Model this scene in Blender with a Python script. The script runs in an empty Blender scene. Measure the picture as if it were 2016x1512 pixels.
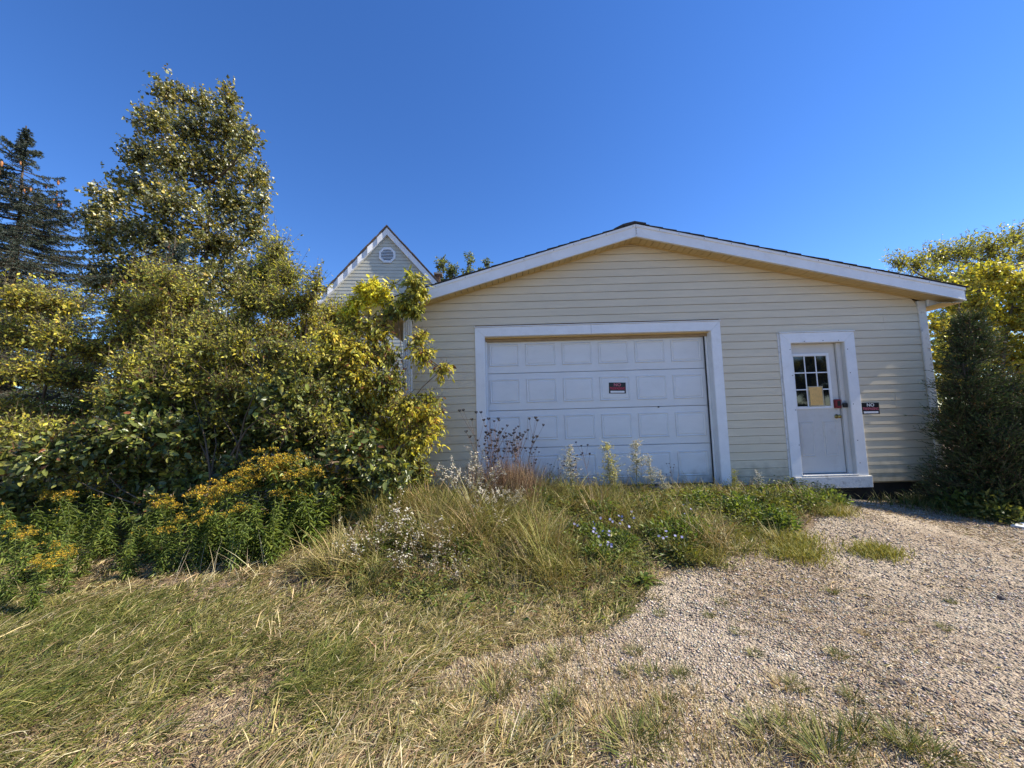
import bpy, math, random
import numpy as np
from mathutils import Matrix, Vector

# ------------------------------------------------------------------ camera
scn = bpy.context.scene
F_PX, TILT, ROLL, ZC = 757.0, math.radians(5.0), math.radians(1.55), 1.55
fw = np.array([0, math.cos(TILT), math.sin(TILT)])
r0 = np.array([1.0, 0, 0]); u0 = np.array([0, -math.sin(TILT), math.cos(TILT)])
rt = math.cos(ROLL) * r0 - math.sin(ROLL) * u0
up = math.sin(ROLL) * r0 + math.cos(ROLL) * u0
cam_d = bpy.data.cameras.new('camera'); cam = bpy.data.objects.new('camera', cam_d)
scn.collection.objects.link(cam)
cam_d.sensor_fit = 'HORIZONTAL'; cam_d.sensor_width = 36.0
cam_d.lens = 36.0 * F_PX / 2016.0
cam_d.clip_start = 0.05; cam_d.clip_end = 3000
cam.matrix_world = Matrix(((rt[0], up[0], -fw[0], 0), (rt[1], up[1], -fw[1], 0), (rt[2], up[2], -fw[2], ZC), (0, 0, 0, 1)))
scn.camera = cam

# ------------------------------------------------------------------ sky, sun, exposure
SUN_EL, SUN_FRONT = math.radians(42), math.radians(1.8)   # sun stands to the right, a touch in front of the garage wall
sun_dir = Vector((math.cos(SUN_EL) * math.cos(SUN_FRONT), -math.cos(SUN_EL) * math.sin(SUN_FRONT), math.sin(SUN_EL)))
world = bpy.data.worlds.new('World'); scn.world = world; world.use_nodes = True
wn = world.node_tree.nodes; wl = world.node_tree.links; wn.clear()
sky = wn.new('ShaderNodeTexSky'); sky.sky_type = 'NISHITA'; sky.sun_disc = False
sky.sun_elevation = SUN_EL; sky.sun_rotation = math.radians(90) + SUN_FRONT
sky.altitude = 200; sky.air_density = 1.0; sky.dust_density = 0.0; sky.ozone_density = 6.0
bg = wn.new('ShaderNodeBackground'); bg.inputs['Strength'].default_value = 0.122
wo = wn.new('ShaderNodeOutputWorld'); hsv = wn.new('ShaderNodeHueSaturation'); hsv.inputs['Saturation'].default_value = 1.17; hsv.inputs['Hue'].default_value = 0.510
wl.new(sky.outputs[0], hsv.inputs['Color']); wl.new(hsv.outputs[0], bg.inputs[0]); wl.new(bg.outputs[0], wo.inputs[0])
sl = bpy.data.lights.new('sun', 'SUN'); sl.energy = 5.0; sl.angle = math.radians(0.53); sl.color = (1.0, 0.92, 0.78)
so = bpy.data.objects.new('sun', sl); scn.collection.objects.link(so)
so.rotation_euler = sun_dir.to_track_quat('Z', 'Y').to_euler()
vs = scn.view_settings; vs.view_transform = 'Standard'; vs.look = 'None'; vs.gamma = 1.0; vs.use_curve_mapping = False
vs.exposure = 0.86
scn.cycles.max_bounces = 6; scn.cycles.diffuse_bounces = 3; scn.cycles.transparent_max_bounces = 8
scn.cycles.sample_clamp_indirect = 4.0

# ------------------------------------------------------------------ helpers
COL = scn.collection
rng = np.random.default_rng(7)
random.seed(7)

def P(px, py, Y):
    """world point seen at photo pixel (px,py) at distance Y along +Y"""
    d = fw + (px - 1008) / F_PX * rt - (py - 756) / F_PX * up
    return np.array([0, 0, ZC]) + d * (Y / d[1])

def sstep(a, b, x):
    t = np.clip((np.asarray(x, float) - a) / (b - a), 0, 1); return t * t * (3 - 2 * t)

def wav(x, y, s, seed=0):
    r = np.random.default_rng(1000 + seed); out = 0
    for k in range(5):
        a = r.uniform(0, 6.28); f = s * r.uniform(.5, 1.6); ph = r.uniform(0, 6.28)
        out = out + np.sin((np.cos(a) * x + np.sin(a) * y) * f + ph)
    return out / 5

def H(x, y):
    x = np.asarray(x, float); y = np.asarray(y, float)
    k = 1 - .70 * sstep(3.9, 5.7, x) - .22 * sstep(-1.0, -4.0, x)
    z = .35 * sstep(2.3, 6.0, y) * k
    z = z + .012 * wav(x, y, 3.0, 1) + .025 * wav(x, y, 1.1, 2) * sstep(12, 3, y)
    return z

def G(px, py):
    d = fw + (px - 1008) / F_PX * rt - (py - 756) / F_PX * up
    lo, hi = .3, 60.
    ts = np.linspace(lo, hi, 3000)
    pts = np.array([0, 0, ZC])[None] + ts[:, None] * d[None]
    below = np.nonzero(pts[:, 2] < H(pts[:, 0], pts[:, 1]))[0]
    t = ts[below[0]] if len(below) else hi
    p = np.array([0, 0, ZC]) + t * d; p[2] = float(H(p[0], p[1])); return p

def link(o, parent=None):
    COL.objects.link(o)
    if parent is not None: o.parent = parent
    return o

def tag(o, label, cat=None, group=None, kind=None):
    if label: o['label'] = label
    if cat: o['category'] = cat
    if group: o['group'] = group
    if kind: o['kind'] = kind
    return o

def thing(name, label, cat, loc=(0, 0, 0), group=None, rz=0):
    o = bpy.data.objects.new(name, None); o.empty_display_size = .1
    link(o); o.location = loc; o.rotation_euler = (0, 0, rz); tag(o, label, cat, group); return o

def copy_tree(root, loc, rz, label=None, scale=1.0, tilt=(0, 0)):
    r = root.copy(); COL.objects.link(r); r.location = loc; r.rotation_euler = (tilt[0], tilt[1], rz); r.scale = (scale,) * 3
    if label: r['label'] = label
    for ch in list(root.children):
        c = ch.copy(); COL.objects.link(c); c.parent = r
        for g in list(ch.children):
            d = g.copy(); COL.objects.link(d); d.parent = c
    return r

def mesh_obj(name, V, Fc, mat, parent=None, smooth=False, loc=None):
    me = bpy.data.meshes.new(name); me.from_pydata([tuple(map(float, v)) for v in V], [], [tuple(f) for f in Fc]); me.update()
    if mat: me.materials.append(mat)
    if smooth: me.polygons.foreach_set('use_smooth', [True] * len(me.polygons))
    o = bpy.data.objects.new(name, me)
    if loc is not None: o.location = loc
    return link(o, parent)

def np_mesh(name, V, blocks, col=None, mat=None, smooth=False):
    """blocks: list of (n_faces, k) index arrays; col: per-vertex rgb"""
    me = bpy.data.meshes.new(name)
    V = np.asarray(V, np.float32)
    me.vertices.add(len(V)); me.vertices.foreach_set('co', V.ravel())
    loops = np.concatenate([b.ravel() for b in blocks]).astype(np.int32)
    tot = np.concatenate([np.full(len(b), b.shape[1]) for b in blocks]).astype(np.int32)
    st = np.concatenate([[0], np.cumsum(tot)[:-1]]).astype(np.int32)
    me.loops.add(len(loops)); me.loops.foreach_set('vertex_index', loops)
    me.polygons.add(len(tot)); me.polygons.foreach_set('loop_start', st); me.polygons.foreach_set('loop_total', tot)
    if smooth: me.polygons.foreach_set('use_smooth', np.ones(len(tot), bool))
    me.update(calc_edges=True)
    if col is not None:
        a = me.color_attributes.new('Col', 'FLOAT_COLOR', 'POINT')
        c = np.ones((len(V), 4), np.float32); c[:, :3] = np.clip(col, 0, 1); a.data.foreach_set('color', c.ravel())
    if mat: me.materials.append(mat)
    return me

def obj(name, me, parent=None, kind=None):
    o = bpy.data.objects.new(name, me); link(o, parent)
    if kind: o['kind'] = kind
    return o

BOXF = [(0, 3, 2, 1), (4, 5, 6, 7), (0, 1, 5, 4), (1, 2, 6, 5), (2, 3, 7, 6), (3, 0, 4, 7)]
def box(name, x0, x1, y0, y1, z0, z1, mat, parent=None, bev=0.0):
    V = [(x0, y0, z0), (x1, y0, z0), (x1, y1, z0), (x0, y1, z0), (x0, y0, z1), (x1, y0, z1), (x1, y1, z1), (x0, y1, z1)]
    o = mesh_obj(name, V, BOXF, mat, parent)
    if bev:
        m = o.modifiers.new('bevel', 'BEVEL'); m.width = bev; m.segments = 2
    return o

def prism(name, poly, y0, y1, mat, parent=None, bev=0.0):
    """poly: list of (x,z), counter clockwise seen from -Y; extruded y0..y1"""
    n = len(poly)
    V = [(x, y0, z) for x, z in poly] + [(x, y1, z) for x, z in poly]
    Fc = [tuple(range(n)), tuple(range(2 * n - 1, n - 1, -1))] + [(i, i + n, (i + 1) % n + n, (i + 1) % n) for i in range(n)]
    o = mesh_obj(name, V, Fc, mat, parent)
    if bev:
        m = o.modifiers.new('bevel', 'BEVEL'); m.width = bev; m.segments = 2
    return o

def nrm(a): return a / np.maximum(np.linalg.norm(a, axis=-1, keepdims=True), 1e-9)

class Tubes:
    def __init__(s): s.V = []; s.F = []; s.n = 0
    def add(s, pts, rad, k=5):
        pts = np.asarray(pts, float); rad = np.asarray(rad, float); m = len(pts)
        t = nrm(np.gradient(pts, axis=0)); ref = np.array([.3, .9, .1]); a = nrm(np.cross(t, ref)); b = np.cross(t, a)
        an = np.arange(k) * 2 * math.pi / k
        ring = pts[:, None] + rad[:, None, None] * (np.cos(an)[None, :, None] * a[:, None] + np.sin(an)[None, :, None] * b[:, None])
        s.V.append(ring.reshape(-1, 3))
        i = np.arange(m - 1)[:, None] * k + np.arange(k)[None]; j = np.arange(m - 1)[:, None] * k + (np.arange(k)[None] + 1) % k
        s.F.append(np.stack([i, j, j + k, i + k], -1).reshape(-1, 4) + s.n); s.n += m * k
    def many(s, S, E_, r0_, r1_, k=3):
        """straight twigs S->E"""
        S = np.asarray(S); E_ = np.asarray(E_); N = len(S)
        if N == 0: return
        t = nrm(E_ - S); a = nrm(np.cross(t, np.array([.31, .88, .12]))); b = np.cross(t, a)
        an = np.arange(k) * 2 * math.pi / k
        off = np.cos(an)[None, :, None] * a[:, None] + np.sin(an)[None, :, None] * b[:, None]
        ring = np.concatenate([S[:, None] + off * np.asarray(r0_).reshape(-1, 1, 1), E_[:, None] + off * np.asarray(r1_).reshape(-1, 1, 1)], 1)
        s.V.append(ring.reshape(-1, 3))
        i = np.arange(k); j = (i + 1) % k
        q = np.stack([i, j, j + k, i + k], -1)
        s.F.append((q[None] + (np.arange(N) * 2 * k)[:, None, None]).reshape(-1, 4) + s.n); s.n += N * 2 * k
    def mesh(s, name, mat, col=None):
        V = np.concatenate(s.V); Fc = np.concatenate(s.F)
        return np_mesh(name, V, [Fc], None if col is None else np.broadcast_to(col, V.shape), mat, True)

def leaf_mesh(name, C, A, N, Ln, Wd, col, mat, kind=4, curl=.12, smooth=False):
    """C centres(base), A axis, N normal, Ln length, Wd width; kind 4: folded rhomb (2 tris); 6: pointed oval (4 tris)"""
    A = nrm(A); Sd = nrm(np.cross(N, A)); N = np.cross(A, Sd)
    Ln = np.asarray(Ln)[:, None]; Wd = np.asarray(Wd)[:, None]; n = len(C)
    if kind == 4:
        V = np.stack([C, C + A * Ln * .45 + Sd * Wd * .5 + N * Wd * .18, C + A * Ln - N * Ln * curl, C + A * Ln * .45 - Sd * Wd * .5 + N * Wd * .18], 1)
        f = np.array([[0, 2, 1], [0, 3, 2]])
    else:
        V = np.stack([C, C + A * Ln * .3 + Sd * Wd * .5 + N * Wd * .15, C + A * Ln * .68 + Sd * Wd * .40 + N * (Wd * .15 - Ln * curl * .5),
                      C + A * Ln - N * Ln * curl, C + A * Ln * .68 - Sd * Wd * .40 + N * (Wd * .15 - Ln * curl * .5), C + A * Ln * .3 - Sd * Wd * .5 + N * Wd * .15], 1)
        f = np.array([[0, 3, 2, 1], [0, 5, 4, 3]])
    k = V.shape[1]
    Fc = (f[None] + (np.arange(n) * k)[:, None, None]).reshape(-1, f.shape[1])
    return np_mesh(name, V.reshape(-1, 3), [Fc], np.repeat(col, k, 0), mat, smooth)

# ------------------------------------------------------------------ materials
def mat_new(name):
    m = bpy.data.materials.new(name); m.use_nodes = True
    return m, m.node_tree.nodes, m.node_tree.links, m.node_tree.nodes['Principled BSDF']

def surf(name, col, rough=.6, var=.12, scale=6., bump=0., bscale=60., spec=.35, stretch=(1, 1, 1), dirt=None, metal=0., dirt_amt=.5, dirt_scale=3., splash=None):
    """painted / mineral surface: two noises for tone, optional dirt colour in blotches, optional fine relief"""
    m, n, l, b = mat_new(name)
    b.inputs['Roughness'].default_value = rough; b.inputs['Specular IOR Level'].default_value = spec; b.inputs['Metallic'].default_value = metal
    tc = n.new('ShaderNodeTexCoord'); mp = n.new('ShaderNodeMapping'); mp.inputs['Scale'].default_value = stretch
    l.new(tc.outputs['Object'], mp.inputs[0])
    nz = n.new('ShaderNodeTexNoise'); nz.inputs['Scale'].default_value = scale; nz.inputs['Detail'].default_value = 6; nz.inputs['Roughness'].default_value = .65
    l.new(mp.outputs[0], nz.inputs['Vector'])
    rp = n.new('ShaderNodeMapRange'); rp.inputs[1].default_value = .3; rp.inputs[2].default_value = .7
    rp.inputs[3].default_value = 1 - var; rp.inputs[4].default_value = 1 + var
    l.new(nz.outputs[0], rp.inputs[0])
    mx = n.new('ShaderNodeMix'); mx.data_type = 'RGBA'; mx.blend_type = 'MULTIPLY'; mx.inputs[0].default_value = 1
    mx.inputs[6].default_value = (*col, 1); l.new(rp.outputs[0], mx.inputs[7]); out = mx.outputs[2]
    if dirt:
        n2 = n.new('ShaderNodeTexNoise'); n2.inputs['Scale'].default_value = dirt_scale; n2.inputs['Detail'].default_value = 8; n2.inputs['Roughness'].default_value = .75
        l.new(mp.outputs[0], n2.inputs['Vector'])
        r2 = n.new('ShaderNodeMapRange'); r2.inputs[1].default_value = .52; r2.inputs[2].default_value = .78; r2.inputs[3].default_value = 0; r2.inputs[4].default_value = dirt_amt
        l.new(n2.outputs[0], r2.inputs[0])
        m2 = n.new('ShaderNodeMix'); m2.data_type = 'RGBA'; l.new(r2.outputs[0], m2.inputs[0]); l.new(out, m2.inputs[6]); m2.inputs[7].default_value = (*dirt, 1); out = m2.outputs[2]
    if splash:      # mud thrown up on the lowest boards
        sx = n.new('ShaderNodeSeparateXYZ'); l.new(tc.outputs['Object'], sx.inputs[0])
        hr = n.new('ShaderNodeMapRange'); hr.inputs[1].default_value = splash[0]; hr.inputs[2].default_value = splash[1]; hr.inputs[3].default_value = .5; hr.inputs[4].default_value = -.25; l.new(sx.outputs[2], hr.inputs[0])
        n4 = n.new('ShaderNodeTexNoise'); n4.inputs['Scale'].default_value = 7; n4.inputs['Detail'].default_value = 8; l.new(tc.outputs['Object'], n4.inputs['Vector'])
        a4 = n.new('ShaderNodeMath'); a4.operation = 'ADD'; l.new(n4.outputs[0], a4.inputs[0]); l.new(hr.outputs[0], a4.inputs[1])
        r4 = n.new('ShaderNodeMapRange'); r4.inputs[1].default_value = .55; r4.inputs[2].default_value = 1.05; r4.inputs[3].default_value = 0; r4.inputs[4].default_value = .6; l.new(a4.outputs[0], r4.inputs[0])
        m4 = n.new('ShaderNodeMix'); m4.data_type = 'RGBA'; l.new(r4.outputs[0], m4.inputs[0]); l.new(out, m4.inputs[6]); m4.inputs[7].default_value = (.20, .17, .11, 1); out = m4.outputs[2]
    l.new(out, b.inputs['Base Color'])
    if bump:
        n3 = n.new('ShaderNodeTexNoise'); n3.inputs['Scale'].default_value = bscale; n3.inputs['Detail'].default_value = 4; l.new(mp.outputs[0], n3.inputs['Vector'])
        bp = n.new('ShaderNodeBump'); bp.inputs['Strength'].default_value = bump; bp.inputs['Distance'].default_value = .01
        l.new(n3.outputs[0], bp.inputs['Height']); l.new(bp.outputs[0], b.inputs['Normal'])
    return m

def foliage(name, rough=.5, spec=.3, trans=.35, tint=(1.15, 1.15, .55)):
    m, n, l, b = mat_new(name)
    at = n.new('ShaderNodeAttribute'); at.attribute_name = 'Col'
    l.new(at.outputs[0], b.inputs['Base Color']); b.inputs['Roughness'].default_value = rough; b.inputs['Specular IOR Level'].default_value = spec
    if trans:
        tr = n.new('ShaderNodeBsdfTranslucent'); mm = n.new('ShaderNodeMix'); mm.data_type = 'RGBA'; mm.blend_type = 'MULTIPLY'; mm.inputs[0].default_value = 1
        l.new(at.outputs[0], mm.inputs[6]); mm.inputs[7].default_value = (*tint, 1); l.new(mm.outputs[2], tr.inputs[0])
        mx = n.new('ShaderNodeMixShader'); mx.inputs[0].default_value = trans
        l.new(b.outputs[0], mx.inputs[1]); l.new(tr.outputs[0], mx.inputs[2])
        l.new(mx.outputs[0], n['Material Output'].inputs[0])
    return m

MT = {}
MT['siding'] = surf('cream_vinyl', (.66, .575, .42), .45, .09, 2.2, .12, 30, .35, (1, 1, 6), (.38, .33, .23), dirt_amt=.45, dirt_scale=1.1, splash=(.40, 1.0))
MT['trim'] = surf('white_aluminium', (.79, .79, .785), .42, .05, 4.0, .06, 25, .4, (1, 1, 1), (.45, .43, .40), dirt_amt=.3, dirt_scale=5)
MT['soffit'] = surf('cream_soffit', (.56, .42, .21), .5, .06, 3.0)
MT['gdoor'] = surf('white_door_paint', (.72, .72, .71), .45, .04, 2.0, .06, 12, .35, (1, 1, 2), (.36, .33, .29), dirt_amt=.18, dirt_scale=1.6, splash=(.42, .85))
MT['edoor'] = surf('entry_door_paint', (.62, .60, .56), .45, .06, 3.0, .04, 30, .35, (1, 1, 1), (.30, .26, .20), dirt_amt=.35, dirt_scale=6)
MT['flaky'] = surf('flaking_white_paint', (.66, .65, .62), .7, .12, 9.0, .3, 40, .2, (1, 1, 1), (.06, .06, .06), dirt_amt=.95, dirt_scale=9)
MT['weather'] = surf('weather_strip', (.05, .05, .05), .8)
MT['header'] = surf('bare_wood', (.34, .24, .14), .8, .25, 6, .2, 40, .2, (1, 8, 8))
MT['shingle'] = surf('dark_shingle', (.045, .045, .05), .9, .4, 40, .5, 160, .1)
MT['shingle_b'] = surf('brown_shingle', (.16, .12, .095), .9, .45, 14, .5, 120, .1, dirt=(.04, .035, .03), dirt_amt=.8, dirt_scale=8)
MT['concrete'] = surf('concrete', (.22, .21, .19), .9, .25, 8, .4, 60, .1)
MT['fnd_shade'] = surf('shade_painted_foundation', (.022, .020, .018), .9, .3, 8)  # shade of the void below the siding, put into a near-black colour
MT['hsiding'] = surf('grey_house_siding', (.55, .53, .44), .55, .08, 3.0, .1, 30, .3)
MT['htrim'] = surf('white_house_trim', (.78, .78, .78), .4, .05, 5.0, .25, 6, .45)
MT['brick'] = surf('old_brick', (.11, .075, .058), .9, .4, 18, .4, 80, .1)
MT['black'] = surf('black_plastic', (.012, .011, .013), .35, .1, 8, spec=.4)
MT['signred'] = surf('red_print', (.55, .03, .07), .4, .05)
MT['signwhite'] = surf('white_print', (.75, .75, .75), .5, .1, 40)
MT['signpink'] = surf('faded_red_print', (.60, .16, .20), .4, .05)
MT['red'] = surf('red_plastic', (.22, .012, .018), .35, .15, 12, spec=.45)
MT['brass'] = surf('tarnished_brass', (.42, .30, .10), .3, .2, 12, metal=.9)
MT['steel'] = surf('galvanised_steel', (.30, .32, .34), .45, .2, 10, metal=.6)
MT['bark'] = surf('grey_brown_bark', (.11, .085, .06), .9, .35, 12, .6, 40, .1, (1, 1, .3))
MT['barklight'] = surf('pale_bark', (.22, .19, .15), .9, .3, 12, .5, 40, .1, (1, 1, .3))
MT['stone'] = surf('dark_stone', (.09, .075, .07), .8, .35, 15, .4, 30, .2)
MT['leaf'] = foliage('leaf', .45, .35, .42)
MT['leaf_gloss'] = foliage('glossy_leaf', .33, .5, .32)
MT['needle'] = foliage('needle', .6, .2, .12)
MT['grass'] = foliage('grass_blade', .55, .25, .25, (1.1, 1.05, .7))
MT['dry'] = foliage('dry_stalk', .8, .1, .0)
MT['petal'] = foliage('petal', .6, .2, .35, (1, 1, .95))
MT['pebble'] = foliage('pebble', .95, .04, .0)
m, n, l, b = mat_new('window_glass'); b.inputs['Base Color'].default_value = (.006, .008, .010, 1); b.inputs['Roughness'].default_value = .02; b.inputs['Specular IOR Level'].default_value = .9; MT['glass'] = m

# paper notice: tan sheet with printed lines
m, n, l, b = mat_new('printed_notice'); b.inputs['Roughness'].default_value = .7
tc = n.new('ShaderNodeTexCoord'); mp = n.new('ShaderNodeMapping'); mp.inputs['Scale'].default_value = (9, 1, 1); l.new(tc.outputs['Object'], mp.inputs[0])
wv = n.new('ShaderNodeTexWave'); wv.bands_direction = 'Z'; wv.inputs['Scale'].default_value = 16; l.new(tc.outputs['Object'], wv.inputs['Vector'])
nz = n.new('ShaderNodeTexNoise'); nz.inputs['Scale'].default_value = 22; l.new(mp.outputs[0], nz.inputs['Vector'])
mu = n.new('ShaderNodeMath'); mu.operation = 'MULTIPLY'; l.new(wv.outputs[1], mu.inputs[0]); l.new(nz.outputs[0], mu.inputs[1])
cr = n.new('ShaderNodeValToRGB'); cr.color_ramp.elements[0].position = .30; cr.color_ramp.elements[0].color = (.86, .52, .16, 1)
cr.color_ramp.elements[1].position = .5; cr.color_ramp.elements[1].color = (.40, .23, .09, 1)
l.new(mu.outputs[0], cr.inputs[0]); l.new(cr.outputs[0], b.inputs['Base Color']); MT['paper'] = m

# ground: soil with thatch, and the gravel drive
def ground_mat(name, stops, scale, fine, bump, dist):
    m, n, l, b = mat_new(name); b.inputs['Roughness'].default_value = .95; b.inputs['Specular IOR Level'].default_value = .1
    tc = n.new('ShaderNodeTexCoord')
    nz = n.new('ShaderNodeTexNoise'); nz.inputs['Scale'].default_value = scale; nz.inputs['Detail'].default_value = 8; nz.inputs['Roughness'].default_value = .7; l.new(tc.outputs['Object'], nz.inputs['Vector'])
    cr = n.new('ShaderNodeValToRGB'); e = cr.color_ramp.elements
    e[0].position, e[0].color = stops[0][0], (*stops[0][1], 1); e[1].position, e[1].color = stops[-1][0], (*stops[-1][1], 1)
    for p_, c_ in stops[1:-1]: x = e.new(p_); x.color = (*c_, 1)
    l.new(nz.outputs[0], cr.inputs[0])
    vo = n.new('ShaderNodeTexVoronoi'); vo.inputs['Scale'].default_value = fine; l.new(tc.outputs['Object'], vo.inputs['Vector'])
    hs = n.new('ShaderNodeMapRange'); hs.inputs[1].default_value = 0; hs.inputs[2].default_value = 1; hs.inputs[3].default_value = .62; hs.inputs[4].default_value = 1.35
    sp = n.new('ShaderNodeSeparateColor'); l.new(vo.outputs['Color'], sp.inputs[0]); l.new(sp.outputs[0], hs.inputs[0])
    mx = n.new('ShaderNodeMix'); mx.data_type = 'RGBA'; mx.blend_type = 'MULTIPLY'; mx.inputs[0].default_value = 1
    l.new(cr.outputs[0], mx.inputs[6]); l.new(hs.outputs[0], mx.inputs[7]); l.new(mx.outputs[2], b.inputs['Base Color'])
    n2 = n.new('ShaderNodeTexNoise'); n2.inputs['Scale'].default_value = fine * .4; n2.inputs['Detail'].default_value = 6; l.new(tc.outputs['Object'], n2.inputs['Vector'])
    ad = n.new('ShaderNodeMath'); ad.operation = 'SUBTRACT'; l.new(n2.outputs[0], ad.inputs[0]); l.new(vo.outputs['Distance'], ad.inputs[1])
    bp = n.new('ShaderNodeBump'); bp.inputs['Strength'].default_value = bump; bp.inputs['Distance'].default_value = dist; l.new(ad.outputs[0], bp.inputs['Height']); l.new(bp.outputs[0], b.inputs['Normal'])
    return m
MT['soil'] = ground_mat('soil_and_thatch', [(.30, (.13, .095, .06)), (.5, (.27, .20, .13)), (.7, (.42, .32, .22))], 3.0, 90, .8, .02)
MT['gravel'] = ground_mat('gravel', [(.28, (.22, .16, .105)), (.45, (.33, .26, .185)), (.60, (.41, .335, .245)), (.75, (.48, .40, .30))], 1.1, 60, 1.0, .014)

# ------------------------------------------------------------------ setting: ground and drive
EDGE_PX = [(1672, 975), (1655, 1010), (1570, 1050), (1490, 1085), (1385, 1105), (1300, 1150), (1225, 1215), (1190, 1255), (1050, 1262), (905, 1285), (850, 1340), (960, 1395), (1060, 1440), (1150, 1500), (1180, 1540)]
EDGE = np.array([G(a, b)[:2] for a, b in EDGE_PX])
POLY = np.concatenate([EDGE, [[.35, 1.0], [.5, -6], [14, -6], [14, 3.6], G(2010, 1045)[:2], G(1850, 1005)[:2], G(1760, 990)[:2]]])
def inpoly(x, y, poly):
    x = np.asarray(x, float); y = np.asarray(y, float); c = np.zeros(x.shape, bool); j = len(poly) - 1
    for i in range(len(poly)):
        xi, yi = poly[i]; xj, yj = poly[j]
        cond = ((yi > y) != (yj > y)); xx = (xj - xi) * (y - yi) / ((yj - yi) if abs(yj - yi) > 1e-9 else 1e-9) + xi
        c ^= cond & (x < xx); j = i
    return c
def in_gravel(x, y, j=.10):
    return inpoly(x + j * wav(x, y, 9, 11), y + j * wav(x, y, 9, 12), POLY)

xs = np.unique(np.concatenate([np.linspace(-900, -20, 24), np.linspace(-20, -7, 30), np.arange(-7, 9, .06), np.linspace(9, 20, 30), np.linspace(20, 900, 24)]))
ys = np.unique(np.concatenate([np.linspace(-900, -20, 20), np.linspace(-20, -1, 30), np.arange(-1, 7.5, .06), np.linspace(7.5, 24, 40), np.linspace(24, 1200, 26)]))
gx, gy = np.meshgrid(xs, ys); gz = H(gx, gy) + .008 * wav(gx, gy, 25, 5)
nx, ny = len(xs), len(ys); idx = np.arange(nx * ny).reshape(ny, nx)
quads = np.stack([idx[:-1, :-1], idx[:-1, 1:], idx[1:, 1:], idx[1:, :-1]], -1).reshape(-1, 4)
GV = np.stack([gx, gy, gz], -1).reshape(-1, 3)
g = obj('ground', np_mesh('ground', GV, [quads], None, MT['soil'], True)); g['kind'] = 'structure'
cx = GV[quads].mean(1); msk = in_gravel(cx[:, 0], cx[:, 1]) & (cx[:, 0] < 9) & (cx[:, 1] > -1)
gq = quads[msk]; used, inv = np.unique(gq, return_inverse=True)
gv = GV[used].copy(); gv[:, 2] += .004
g = obj('gravel_drive', np_mesh('gravel_drive', gv, [inv.reshape(-1, 4)], None, MT['gravel'], True)); g['kind'] = 'structure'

# ------------------------------------------------------------------ garage
WY = 6.15
garage = thing('garage', 'cream vinyl-sided garage with low gable roof and white overhead door', 'garage', (0, 0, 0))
PK = (2.02, 4.552); EL = (-2.18, 3.36); ER = (7.085, 3.378)      # roof line at the rake: peak, left end, right end
def roofz(x):
    return np.where(x < PK[0], PK[1] + (x - PK[0]) * (PK[1] - EL[1]) / (PK[0] - EL[0]), PK[1] - (x - PK[0]) * (PK[1] - ER[1]) / (ER[0] - PK[0]))
SOFF = .185                                                       # soffit lies this far below the roof line
def xl_at(z):  # where the soffit line crosses height z on the left / right slope
    return PK[0] - (PK[1] - SOFF - z) * (PK[0] - EL[0]) / (PK[1] - EL[1])
def xr_at(z):
    return PK[0] + (PK[1] - SOFF - z) * (ER[0] - PK[0]) / (PK[1] - ER[1])
XL, XR = -1.60, 6.62
GD = (-.578, 3.388, 3.016)      # casing outer left, right, top
ED = (4.335, 5.530, 2.789)
OPEN = [(GD[0], GD[1], 0, GD[2]), (ED[0], ED[1], 0, ED[2])]
CH = .1262; z0 = .405
def siding_piece(parent, a0, a1, b0, b1, za, zb, y=WY, m=None, pr=.016):
    """one clapboard course: bottom edge a0..a1 at za, top edge b0..b1 at zb"""
    yb = y - pr; k = max(.02, (zb - .018 - za) / (zb - za)); c0 = a0 + (b0 - a0) * k; c1 = a1 + (b1 - a1) * k; zc_ = za + (zb - za) * k
    V = [(a0, yb, za), (a1, yb, za), (c1, yb + .006, zc_), (c0, yb + .006, zc_), (b0, y + .010, zc_ + .004), (b1, y + .010, zc_ + .004), (b1, y + .010, zb), (b0, y + .010, zb),
         (a0, y + .004, za + .003), (a1, y + .004, za + .003)]
    V[4] = (c0, y + .010, zc_ + .004); V[5] = (c1, y + .010, zc_ + .004)
    Fc = [(0, 1, 2, 3), (3, 2, 5, 4), (4, 5, 6, 7), (0, 8, 9, 1), (8, 7, 6, 9), (0, 3, 4, 7, 8), (1, 9, 6, 5, 2)]
    return mesh_obj('siding_plank', V, Fc, m or MT['siding'], parent)
SEAMX = {23: [-.50], 24: [-.50], 21: [2.08], 22: [2.08], 19: [6.05], 20: [6.05], 5: [3.9], 6: [3.9], 9: [6.1], 10: [6.1]}
i = 0; z = z0
while z < PK[1] - SOFF - .02:
    zt = z + CH; segs = [(XL, XR)]
    for (a, b_, lo, hi) in OPEN:
        out = []
        for s, e in segs:
            if z < hi - .06 and zt > lo and a < e and b_ > s:
                if a > s: out.append((s, a))
                if b_ < e: out.append((b_, e))
            else: out.append((s, e))
        segs = out
    for sx in SEAMX.get(i, []):
        segs = sum([[(s, sx), (sx + .0015, e)] if s + .05 < sx < e - .05 else [(s, e)] for s, e in segs], [])
    for s, e in segs:
        zb = min(zt + .012, PK[1] - SOFF - .004)
        a0, a1 = max(s, xl_at(z)), min(e, xr_at(z)); b0, b1 = max(s, xl_at(zb)), min(e, xr_at(zb))
        zl = z
        # a course entirely above the soffit line on one side is trimmed to it
        if a1 - a0 < .03: continue
        if b1 <= b0: b0 = b1 = (a0 + a1) / 2; b1 += .001
        p = siding_piece(garage, a0, a1, b0, b1, zl, zb, pr=.017 + random.uniform(-.0015, .0015))
    z = zt; i += 1
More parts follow.
